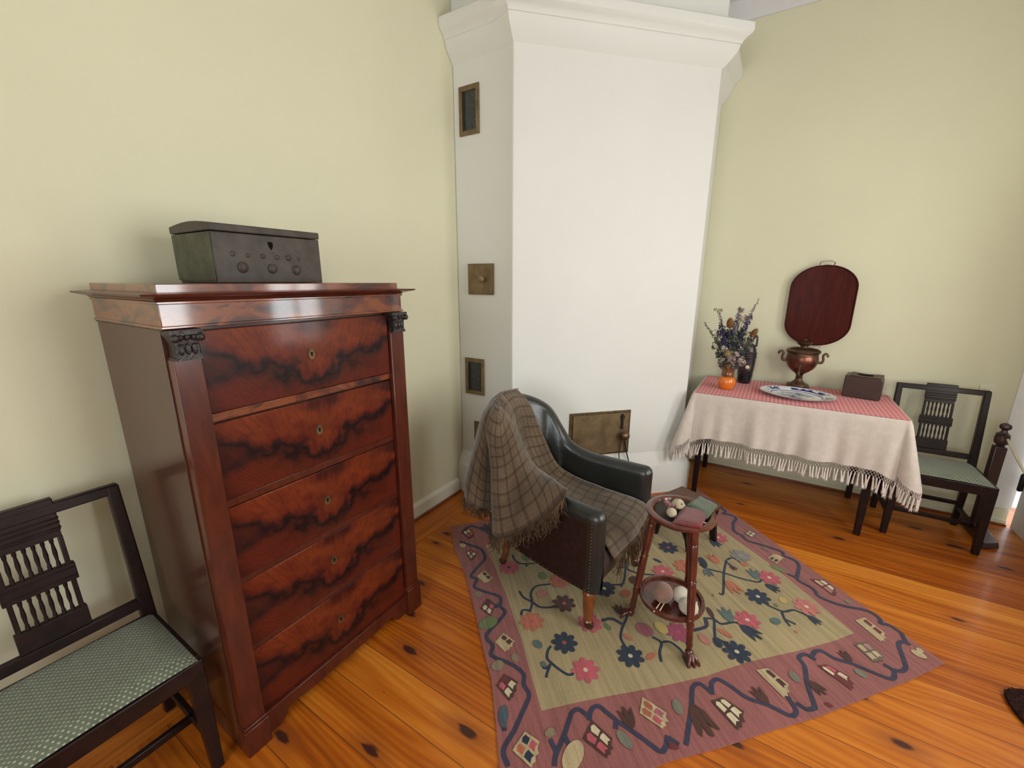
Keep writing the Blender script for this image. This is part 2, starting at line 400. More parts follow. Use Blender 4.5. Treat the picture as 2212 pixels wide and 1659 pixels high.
def plaid():
    t = NT('brown_checked_wool'); uv = t.new('ShaderNodeTexCoord').outputs['UV']; sep = t.new('ShaderNodeSeparateXYZ'); t.link(uv, sep.inputs[0])
    o = t.obj(); n = t.noise(o, 90, 4, .7); n2 = t.noise(o, 6, 3, .6)
    def bands(s, f):
        p = t.math('FRACT', t.math('MULTIPLY', s, f))
        a = t.math('MULTIPLY', t.math('GREATER_THAN', p, .72), t.math('LESS_THAN', p, .92)); b = t.math('GREATER_THAN', t.math('FRACT', t.math('MULTIPLY', s, f*4)), .8)
        return t.math('ADD', t.math('MULTIPLY', a, .55), t.math('MULTIPLY', b, .12))
    col = t.ramp(n2, [(.3, (.095,.066,.042,1)), (.7, (.175,.124,.079,1))])
    k = t.math('MINIMUM', t.math('ADD', bands(sep.outputs[0], 17.0), bands(sep.outputs[1], 17.0)), .85)
    col = t.mix(k, col, (.045,.027,.016,1))
    col = t.mix(.45, col, t.ramp(n, [(.3, (.55,.55,.55,1)), (.7, (1.15,1.12,1.08,1))]), 'MULTIPLY')
    t.base(col); t.sp(.95, .08, sheen=.35); t.bump(n, .5, .002); return t.m
m_throw = plaid()
m_throwf = simple('brown_wool_fringe', (.10,.062,.038,1), .95, .08, var=.4, vs_=30)
m_rope = simple('cream_rope', (.58,.52,.38,1), .9, .1, var=.15, vs_=120, bump=.6, bscale=260, bd=.001)
m_postm = wood_dark('barrier_post_wood', (.018,.006,.008,1), (.045,.014,.018,1), (8,8,3), .3, .6)
m_mat = simple('dark_coir', (.035,.014,.012,1), .95, .1, var=.5, vs_=60, bump=1, bscale=140, bd=.006)
m_socket = simple('socket_plastic', lin(214, 212, 190), .4, .4, var=.01)
_g = NT('window_glass'); _g.n.remove(_g.p)
_t = _g.new('ShaderNodeBsdfTransparent'); _r = _g.new('ShaderNodeBsdfGlossy'); _r.inputs['Roughness'].default_value = .02
_x = _g.new('ShaderNodeMixShader'); _x.inputs[0].default_value = .06; _g.link(_t.outputs[0], _x.inputs[1]); _g.link(_r.outputs[0], _x.inputs[2])
_g.link(_x.outputs[0], _g.n['Material Output'].inputs[0]); m_glass = _g.m
# ================================================================ the room
XR = 3.80; YL = 1.87; XB = -2.6; ZC = 3.41
def struct(name, mb, mat, **kw):
    return mb.build(name, mat, kind='structure', **kw)
m = MB(); m.box(XB-.1, XR+.35, YW-.4, 1.655, -.08, 0.0); struct('floor', m, m_floor)
m = MB(); m.box(XB-.1, XR+.35, 1.6555, YL+.1, -.08, 0.0005); struct('trim_1', m, m_floorb)
m = MB(); m.box(XB-.1, XR+.1, YL, YL+.12, 0, ZC); struct('wall_left', m, m_wall)
m = MB(); m.box(XR, XR+.12, -1.458, YL+.1, 0, ZC); struct('wall_right', m, m_wall)
m = MB(); m.box(XB-.1, XR+.4, YW-.4, YL+.1, ZC, ZC+.1); struct('ceiling', m, m_ceil)
# window wall (right hand, mostly out of frame): openings for two windows and the door corner
def wall_with_holes(name, x0, x1, holes, y0, y1, axis='x'):
    m = MB()
    xs = sorted(holes); cur = x0
    def B(a, b, z0, z1):
        if axis == 'x': m.box(a, b, y0, y1, z0, z1)
        else: m.box(y0, y1, a, b, z0, z1)
    for a, b, z0, z1 in xs:
        if a > cur: B(cur, a, 0, ZC)
        if z0 > 0: B(a, b, 0, z0)
        B(a, b, z1, ZC); cur = b
    if cur < x1: B(cur, x1, 0, ZC)
    return struct(name, m, m_wall)
wall_with_holes('wall_front', XB, XR-.03, [(.65, 1.65, .85, 2.4), (2.27, 2.89, .85, 2.4), (3.02, XR-.03, 0, 2.2)], YW-.25, YW)
wall_with_holes('wall_back', YW-.1, YL+.1, [(-.7, .9, .85, 2.45)], XB-.2, XB, axis='y')
def window(name, a, b, z0, z1, y0, y1, axis='x', mull=1):
    fr = MB()
    def B(mb, p, q, zz0, zz1, w0=y0, w1=y1):
        if axis == 'x': mb.box(p, q, w0, w1, zz0, zz1)
        else: mb.box(w0, w1, p, q, zz0, zz1)
    B(fr, a, a+.05, z0, z1); B(fr, b-.05, b, z0, z1); B(fr, a+.05, b-.05, z0, z0+.05); B(fr, a+.05, b-.05, z1-.05, z1)
    c = (a+b)/2; B(fr, c-.02, c+.02, z0+.05, z1-.05); B(fr, a+.05, b-.05, z1-.5, z1-.46)
    f = struct(name, fr, m_trim)
    g = MB(); B(g, a+.04, b-.04, z0+.04, z1-.04, (y0+y1)/2-.002, (y0+y1)/2+.002); g.build('pane', m_glass, parent=f, origin=(0,0,0))
window('window_1', .65, 1.65, .85, 2.4, YW-.06, YW-.02)
window('window_2', 2.27, 2.89, .85, 2.4, YW-.06, YW-.02)
window('window_3', -.7, .9, .85, 2.45, XB-.06, XB-.02, axis='y')
# baseboards
m = MB(); prof = [(0, .11), (.006, .11), (.012, .10), (.02, .085), (.02, .012)]
sweep(m, [(XB, YL), (2.235, YL)], prof, flip=-1); m.box(XB, 2.234, YL-.019, YL-.001, .012, .09); struct('baseboard_left', m, m_trim)
m = MB(); m.box(XB, 2.235, YL-.036, YL, 0.0005, .014); struct('trim_2', m, m_orangewood)
m = MB(); m.box(XR-.014, XR-.0002, -1.455, .46, .036, .105); m.box(XR-.02, XR-.0002, -1.455, .46, .0135, .0355); struct('baseboard_right', m, m_wall)
m = MB(); m.box(XR-.036, XR-.0002, -1.455, .46, 0.0005, .013); struct('trim_3', m, m_orangewood)
# ceiling moulding, right and left walls
m = MB(); sweep(m, [(XR, -1.5), (XR, YL)], [(0, 3.315), (.012, 3.315), (.018, 3.335), (.03, 3.345), (.06, 3.375), (.085, 3.392), (.09, ZC)], flip=1)
struct('trim_4', m, m_ceil, smooth=30)
# white casing at the end of the right wall, door leaf standing a crack open, hinge
m = MB(); m.box(XR-.012, XR-.0005, -1.462, -1.335, .115, 2.25); struct('trim_5', m, m_doorw)
dv = Vector((-1, -.04)).normalized(); dn = Vector((dv.y, -dv.x))
p0 = Vector((3.757, -1.469)); p1 = p0 + dv*.78
m = MB(); poly = [tuple(p0), tuple(p1), tuple(p1 - dn*.04*-1), tuple(p0 - dn*.04*-1)]
poly = [(p0.x, p0.y), (p1.x, p1.y), (p1.x-.01, p1.y-.04), (p0.x-.005, p0.y-.04)]
m.prism(poly, .004, 2.15); door = struct('door_1', m, m_doorw)
m = MB(); m.lathe([(.008, 0), (.013, .008), (.013, .11), (.008, .118), (.004, .13)], 12, (3.757, -1.458, .26)); m.build('hinge', m_iron, parent=door, smooth=40)
# ================================================================ the tiled-over masonry stove
plan = [(2.300, YL-.002), (2.300, 1.5065), (2.262, 1.408), (3.194, .476), (3.292, .545), (XR-.002, .545)]
st = thing('masonry_stove', 'tall white plastered corner heating stove with a stepped cornice', 'stove', (3.0, 1.2, 0))
m = MB(); n = len(plan)
full = plan + [(XR-.002, YL-.002)]
m.prism(full, .0, 2.86); m.build('stove_body', m_plaster, parent=st, bevel=.006)
m = MB()
m.prism(full, 2.86, ZC-.002)
prof = [(0.0, 2.800), (.012, 2.812), (.035, 2.840), (.056, 2.868), (.066, 2.890), (.068, 2.905), (.074, 2.908), (.080, 2.925), (.096, 2.938), (.112, 2.950), (.118, 2.962), (.118, 3.000), (.112, 3.006), (0, 3.010)]
prof = [(o, z+.012) for o, z in prof]
sweep(m, plan, prof, flip=-1)
m.build('cornice', m_plaster, parent=st, smooth=40, recalc=True)
m = MB()
sweep(m, plan, [(.058, 0.0), (.058, .215), (.05, .232), (.006, .305), (0, .312), (-.02, .312)], flip=-1)
m.build('plinth', m_plaster, parent=st, smooth=30)
# doors and vents on the left side face (plane x=2.30, facing -x)
def side_vent(y0, y1, z0, z1, name):
    f = MB(); fx = 2.300
    t = .024
    f.box(fx-.010, fx+.01, y0, y0+t, z0, z1); f.box(fx-.010, fx+.01, y1-t, y1, z0, z1)
    f.box(fx-.010, fx+.01, y0+t, y1-t, z0, z0+t*1.1); f.box(fx-.010, fx+.01, y0+t, y1-t, z1-t*1.2, z1)
    o = f.build('vent_frame', m_brass, parent=st, bevel=.002, label=name)
    g = MB(); g.box(fx-.003, fx, y0+t, y1-t, z0+t, z1-t); g.build('vent_grille', m_vent, parent=o, origin=None)
    g = MB(); g.box(fx-.006, fx-.003, y1-t-.02, y1-t, z0+t, z1-t); g.build('vent_slide', m_iron, parent=o)
side_vent(1.669, 1.820, 2.415, 2.685, 'upper brass framed vent')
side_vent(1.655, 1.817, .762, 1.020, 'lower darker brass framed vent')
for (y0, y1, z0, z1, lab, kn) in ((1.570, 1.772, 1.455, 1.652, 'square brass soot door with knob', True), (1.560, 1.745, .355, .562, 'small brass soot door half behind armchair', False)):
    f = MB(); f.box(2.286, 2.31, y0, y1, z0, z1); f.box(2.281, 2.29, y0+.008, y1-.006, z0+.006, z1-.008)
    o = f.build('soot_door', m_brass, parent=st, bevel=.002, label=lab)
    if kn:
        k = MB(); k.lathe([(.006, 0), (.006, .012), (.012, .016), (.024, .026), (.026, .036), (.018, .046), (.004, .05)], 18, (2.283, (y0+y1)/2-.03, (z0+z1)/2+.003), (-1, 0, 0)); k.build('knob', m_brass, parent=o, smooth=60)
# fire door on the diagonal face
e1 = Vector((1, -1, 0)).normalized(); nn = Vector((-1, -1, 0)).normalized()
Pa = Vector((2.552, 1.118, 0)); Ld = .462
def FD(s, z, d): q = Pa + e1*s + nn*d; return (q.x, q.y, z)
def fbox(mb, s0, s1, z0, z1, d0, d1):
    mb.prism([(s0, z0), (s1, z0), (s1, z1), (s0, z1)], d0, d1, to=lambda s, z, d: FD(s, z, d))
f = MB(); fbox(f, 0, Ld, .330, .654, -.01, .008)
fd = f.build('fire_door_frame', m_brass_d, parent=st, bevel=.002, label='wide brass fire door plate')
f = MB(); fbox(f, .022, Ld-.018, .345, .636, .008, .016); f.build('fire_door_leaf', m_brass, parent=fd, bevel=.002)
f = MB(); fbox(f, .385, .400, .52, .632, .016, .028); fbox(f, .381, .404, .600, .622, .016, .034); f.build('latch_bar', m_iron, parent=fd, bevel=.002)
f = MB(); c = FD(.400, .477, .016); f.lathe([(.008, 0), (.008, .02), (.018, .024), (.032, .036), (.034, .05), (.022, .062), (.003, .066)], 18, c, tuple(nn)); f.build('fire_door_knob', m_bronze, parent=fd, smooth=60, label='round brass knob')
f = MB()
f.tube([FD(.388, .45, .03), FD(.380, .38, .035), FD(.377, .33, .03), FD(.375, .27, .06)], .004, 6)
f.tube([FD(.412, .45, .03), FD(.425, .39, .03), FD(.440, .33, .03), FD(.452, .25, .065)], .005, 6)
f.build('hanging_cord', m_iron, parent=fd, smooth=60)
# ================================================================ chest of drawers
X0, X1, YF, YB = .432, 1.235, 1.31, 1.80
dr = thing('chest_of_drawers', 'tall flame mahogany chest of five drawers against the left wall', 'chest of drawers', (.8335, 1.555, 0))
m = MB(); m.box(X0, X1, YF+.025, YB, .095, 1.425); m.build('carcass', m_maho_side, parent=dr, bevel=.002)
m = MB(); m.box(X0-.002, X1+.002, YF-.004, YB, 1.4255, 1.492); m.box(X0-.006, X1+.006, YF-.010, YB+.0, 1.424, 1.432); m.box(X0-.006, X1+.006, YF-.010, YB, 1.486, 1.494); m.build('frieze', [m_frieze], parent=dr, bevel=.002)
m = MB()
loop = [(X0, YB), (X0, YF), (X1, YF), (X1, YB)]
sweep(m, loop, [(0, 1.4945), (.006, 1.4945), (.010, 1.499), (.044, 1.508), (.046, 1.513), (.0, 1.516)], flip=-1)
m.build('cornice_moulding', m_maho_plain, parent=dr)
m = MB(); m.box(X0+.001, X1-.010, YF, YB, 1.4955, 1.537); m.build('top_slab', m_frieze, parent=dr, bevel=.002)
XI0, XI1 = .504, 1.163
zs = [(1.1795, 1.4135), (.907, 1.146), (.636, .8785), (.378, .6135), (.105, .3555)]
rails = [1.164, .8925, .6245, .3665]
lock = [1.305, 1.034, .759, .505, .234]
for i, (z0, z1) in enumerate(zs):
    m = MB(); cz = (z0+z1)/2; cx = (XI0+XI1)/2
    m.box(XI0+.002, XI1-.002, YF+.006 + (0 if i else -.004), YF+.03, z0, z1)
    d = m.build('drawer', m_flame, parent=dr, origin=(cx, YF, cz), bevel=.002)
    k = MB(); yk = YF+.006 + (0 if i else -.004)
    k.prism([(cx-.008+.013*math.cos(t*PI/8)*(1.0 if i else .9), lock[i]+.018*math.sin(t*PI/8)) for t in range(16)], yk-.003, yk+.002, to=lambda x, z, y: (x, y, z))
    e = k.build('keyhole_plate', m_brass_d, parent=d, origin=(cx, YF, lock[i]), smooth=30); e.location = (0, 0, lock[i]-cz)
    k = MB(); k.lathe([(.0035, 0), (.0035, .002)], 10, (cx-.008, yk-.0032, lock[i]+.003), (0,-1,0)); k.box(cx-.0095, cx-.0065, yk-.005, yk-.003, lock[i]-.008, lock[i]+.002)
    e = k.build('keyhole', m_black, parent=d, origin=(cx, YF, lock[i])); e.location = (0, 0, lock[i]-cz)
for i, z in enumerate(rails):
    m = MB(); h = .0145
    m.box(XI0, XI1, YF+.010, YF+.03, z-h+.002, z+h-.002)
    m.build('drawer_rail', m_frieze if i == 0 else m_maho_plain, parent=dr, bevel=.0015)
for a, b, cap in ((X0+.004, XI0-.001, 0), (XI1+.001, X1-.002, 1)):
    m = MB(); m.box(a, b, YF-.012, YF+.03, .115, 1.345); p = m.build('pilaster', m_maho_plain, parent=dr, bevel=.003)
    m = MB(); c = (a+b)/2; w = (b-a)/2
    # capital: flared basket with volutes and leaf lobes
    rows = []
    for z, k in ((1.345, .80), (1.352, .86), (1.36, .78), (1.385, .80), (1.402, .98), (1.41, 1.08)):
        rows.append([(c-w*k, YF+.02, z), (c-w*k, YF-.012-.016*k, z), (c+w*k, YF-.012-.016*k, z), (c+w*k, YF+.02, z)])
    m.grid(rows); m.box(c-w*1.1, c+w*1.1, YF-.034, YF+.02, 1.410, 1.4225)
    for s in (-1, 1): m.ball((c+s*w*.86, YF-.034, 1.402), .011, 10, 8)
    for s in (-.45, 0, .45): m.ball((c+s*w, YF-.030, 1.403), .008, 8, 6); m.ball((c+s*w, YF-.024, 1.372), .010, 8, 6, sc=(.8,.7,1.6))
    m.box(c-w*.95, c+w*.95, YF-.026, YF+.02, 1.343, 1.351)
    m.build('capital', m_carve, parent=p, smooth=40)
    m = MB(); m.box(a-.004, b+.006, YF-.022, YF+.03, .001, .104 + .03*cap); m.box(a-.002, b+.003, YF-.018, YF+.03, .104+.03*cap, .116+.03*cap)
    m.build('base_block', m_maho_plain, parent=p, bevel=.003)
m = MB()
pl = [(XI0-.004, .0965), (XI0-.004, .001), (XI0+.05, .001), (XI0+.075, .02), (XI0+.085, .042), (XI0+.11, .046), (XI0+.15, .038)]
pl += [((XI0+XI1)/2 + t, .036 - .012*math.cos(t/.18*PI/1.0)*.0) for t in (-.12, 0, .12)]
pl += [(XI1-.15, .038), (XI1-.11, .046), (XI1-.085, .042), (XI1-.075, .02), (XI1-.05, .001), (XI1+.004, .001), (XI1+.004, .0965)]
m.prism(pl, YF+.002, YF+.025, to=lambda x, z, y: (x, y, z)); m.build('apron', m_maho_plain, parent=dr, bevel=.002)
m = MB(); m.box(XI0, XI1, YF-.008, YF+.024, .0975, .1035); m.build('base_moulding', m_maho_plain, parent=dr, bevel=.002)
for xa in (X0, X1-.03):
    m = MB(); m.box(xa, xa+.03, YF+.03, YB, .001, .0945); m.build('side_plinth', m_maho_side, parent=dr)
m = MB(); m.box(X0-.003, X0+.001, YF, YB, 1.420, 1.4245); m.build('side_bead', m_carve, parent=dr)
# ================================================================ old casket on the chest
bx = thing('strongbox', 'old dark green and grey casket with round studs on top of the chest', 'box', (.81, 1.58, 1.5372))
def lidz(y): return 1.712 + .010*math.sin((y-1.45)/.265*PI)
XA, XB2, YA, YB2 = .636, .990, 1.450, 1.715
m = MB(); poly = [(YA, 1.5374), (YB2-.02, 1.5374), (YB2, 1.56), (YB2, 1.688), (YA, 1.688)]
m.prism(poly, XA, XB2, to=lambda y, z, x: (x, y, z)); b1 = m.build('box_body', m_boxf, parent=bx, bevel=.003)
m = MB(); poly = [(YA-.002, 1.690), (YB2+.001, 1.690)] + [(YB2+.001-(YB2-YA+.003)*k/8, lidz(YB2-(YB2-YA)*k/8)) for k in range(9)]
m.prism(poly, XA-.002, XB2+.002, to=lambda y, z, x: (x, y, z)); m.build('lid', m_boxf, parent=bx, bevel=.003)
m = MB(); m.box(XA-.0035, XA-.0005, YA+.002, YB2-.014, 1.545, 1.686); m.build('end_board', m_boxd, parent=bx, bevel=.001, label='greenish end of the casket')
for x, z, r in ((.715, 1.585, .017), (.808, 1.583, .016), (.893, 1.580, .016), (.690, 1.625, .008), (.735, 1.622, .007), (.782, 1.622, .008), (.828, 1.620, .008), (.868, 1.620, .009), (.905, 1.618, .006)):
    m = MB(); m.ball((x, YA, z), r, 12, 8, sc=(1, .7, 1.05)); m.build('stud', m_boxf, parent=bx, smooth=60)
m = MB(); m.prism([(.803, 1.668), (.818, 1.668), (.819, 1.655), (.813, 1.642), (.805, 1.655)], YA-.0015, YA-.0002, to=lambda x, z, y: (x, y, z)); m.build('keyhole', m_black, parent=bx)
m = MB(); m.prism([(.8155+.005*math.cos(t*PI/6), 1.632+.006*math.sin(t*PI/6)) for t in range(12)], YA-.001, YA-.0001, to=lambda x, z, y: (x, y, z)); m.build('lock_mark', m_carve, parent=bx)
# ================================================================ two matching side chairs
def make_chair(label, loc, rz):
    t = thing('side_chair', label, 'chair', loc, rz, None, local=True)
    W2 = .205
    for s in (-1, 1):
        m = MB(); m.bar((s*(W2-.004), .022, .40), (s*(W2+.002), .012, .001), .046, .030, .046, .030, up=(0,1,0)); m.build('leg', m_oak, parent=t, bevel=.003)
        m = MB()
        pts = [(.012, .001), (-.004, .20), (-.010, .42), (.012, .62), (.052, .895)]
        y0 = .365
        rows = []
        for (dy, z), w in zip(pts, (.030, .034, .038, .034, .030)):
            c = y0 + dy; rows.append([(s*W2-w/2, c-w/2, z), (s*W2+w/2, c-w/2, z), (s*W2+w/2, c+w/2, z), (s*W2-w/2, c+w/2, z)])
        m.grid(rows, closeu=True); m.add(rows[0], [(3,2,1,0)]); m.add(rows[-1], [(0,1,2,3)]); m.build('leg', m_oak, parent=t, bevel=.004)
        m = MB(); m.bar((s*(W2-.002), .03, .13), (s*(W2-.002), .355, .13), .018, .018, .026, .026); m.build('stretcher', m_oak, parent=t, bevel=.003)
    m = MB(); m.bar((-W2, .13, .13), (W2, .13, .13), .018, .018, .026, .026); m.build('stretcher', m_oak, parent=t, bevel=.003)
    m = MB(); m.bar((-W2, .36, .16), (W2, .36, .16), .018, .018, .026, .026); m.build('stretcher', m_oak, parent=t, bevel=.003)
    m = MB(); m.box(-W2-.018, W2+.018, -.002, .020, .370, .428); m.box(-W2-.018, -W2+.008, .020, .36, .370, .428); m.box(W2-.008, W2+.018, .020, .36, .370, .428); m.box(-W2, W2, .345, .365, .372, .428); m.build('seat_frame', m_oak, parent=t, bevel=.004)
    m = MB(); G = []
    for i in range(13):
        row = []
        for j in range(13):
            u = -1 + j/6; v = i/12
            e = min(1, (1-abs(u))*6)*min(1, min(v, 1-v)*12); h = .428 + .020*(1-(1-min(1, e))**2)**.5 + .006*(1-u*u)
            row.append((u*(W2+.006), .002 + v*.345, h))
        G.append(row)
    m.grid(G); m.build('seat', m_seat, parent=t, smooth=180)
    def back_y(z): return .365 + (-.010 + (z-.42)/(.475)*.062)
    def slab(mb, u0, u1, z0, z1, th=.018):
        mb.add([(u0, back_y(z0)-th/2, z0), (u1, back_y(z0)-th/2, z0), (u1, back_y(z0)+th/2, z0), (u0, back_y(z0)+th/2, z0), (u0, back_y(z1)-th/2, z1), (u1, back_y(z1)-th/2, z1), (u1, back_y(z1)+th/2, z1), (u0, back_y(z1)+th/2, z1)],
               [(3,2,1,0),(4,5,6,7),(0,1,5,4),(1,2,6,5),(2,3,7,6),(3,0,4,7)])
    m = MB(); slab(m, -W2-.013, W2+.013, .868, .900, .024); m.build('top_rail', m_oak, parent=t, bevel=.004)
    m = MB(); slab(m, -W2+.01, W2-.01, .462, .496, .020); m.build('bottom_rail', m_oak, parent=t, bevel=.003)
    m = MB(); slab(m, -.072, .072, .815, .915, .022)
    for z in (.822, .838, .852): slab(m, -.074, .074, z, z+.005, .028)
    m.build('splat_top', m_oak, parent=t, bevel=.003)
    m = MB(); slab(m, -.070, .070, .795, .816, .016); slab(m, -.078, .078, .652, .705, .020); slab(m, -.075, .075, .664, .668, .026); slab(m, -.075, .075, .690, .694, .026); slab(m, -.076, .076, .498, .560, .020)
    slab(m, -.071, -.060, .558, .797, .016); slab(m, .060, .071, .558, .797, .016); m.build('splat_frame', m_oak, parent=t, bevel=.002)
    for zz0, zz1 in ((.704, .797), (.559, .653)):
        for k in range(6):
            u = -.0465 + k*.0186
            m = MB(); zm = (zz0+zz1)/2
            m.tube([(u, back_y(zz0), zz0), (u, back_y(zz0+.012), zz0+.012), (u, back_y(zz0+.02), zz0+.02), (u, back_y(zm), zm), (u, back_y(zz1-.02), zz1-.02), (u, back_y(zz1-.012), zz1-.012), (u, back_y(zz1), zz1)], [.005, .005, .0035, .0055, .0035, .005, .005], 8)
            m.build('spindle', m_oak, parent=t, smooth=50)
    return t
ch = make_chair('dark wooden side chair with sage dotted seat, left of the tall chest', (.160, 1.345, 0), 0)
dup(ch, (3.245, -.966, 0), -PI/2, 'dark wooden side chair with sage seat, beside the cloth-covered table')
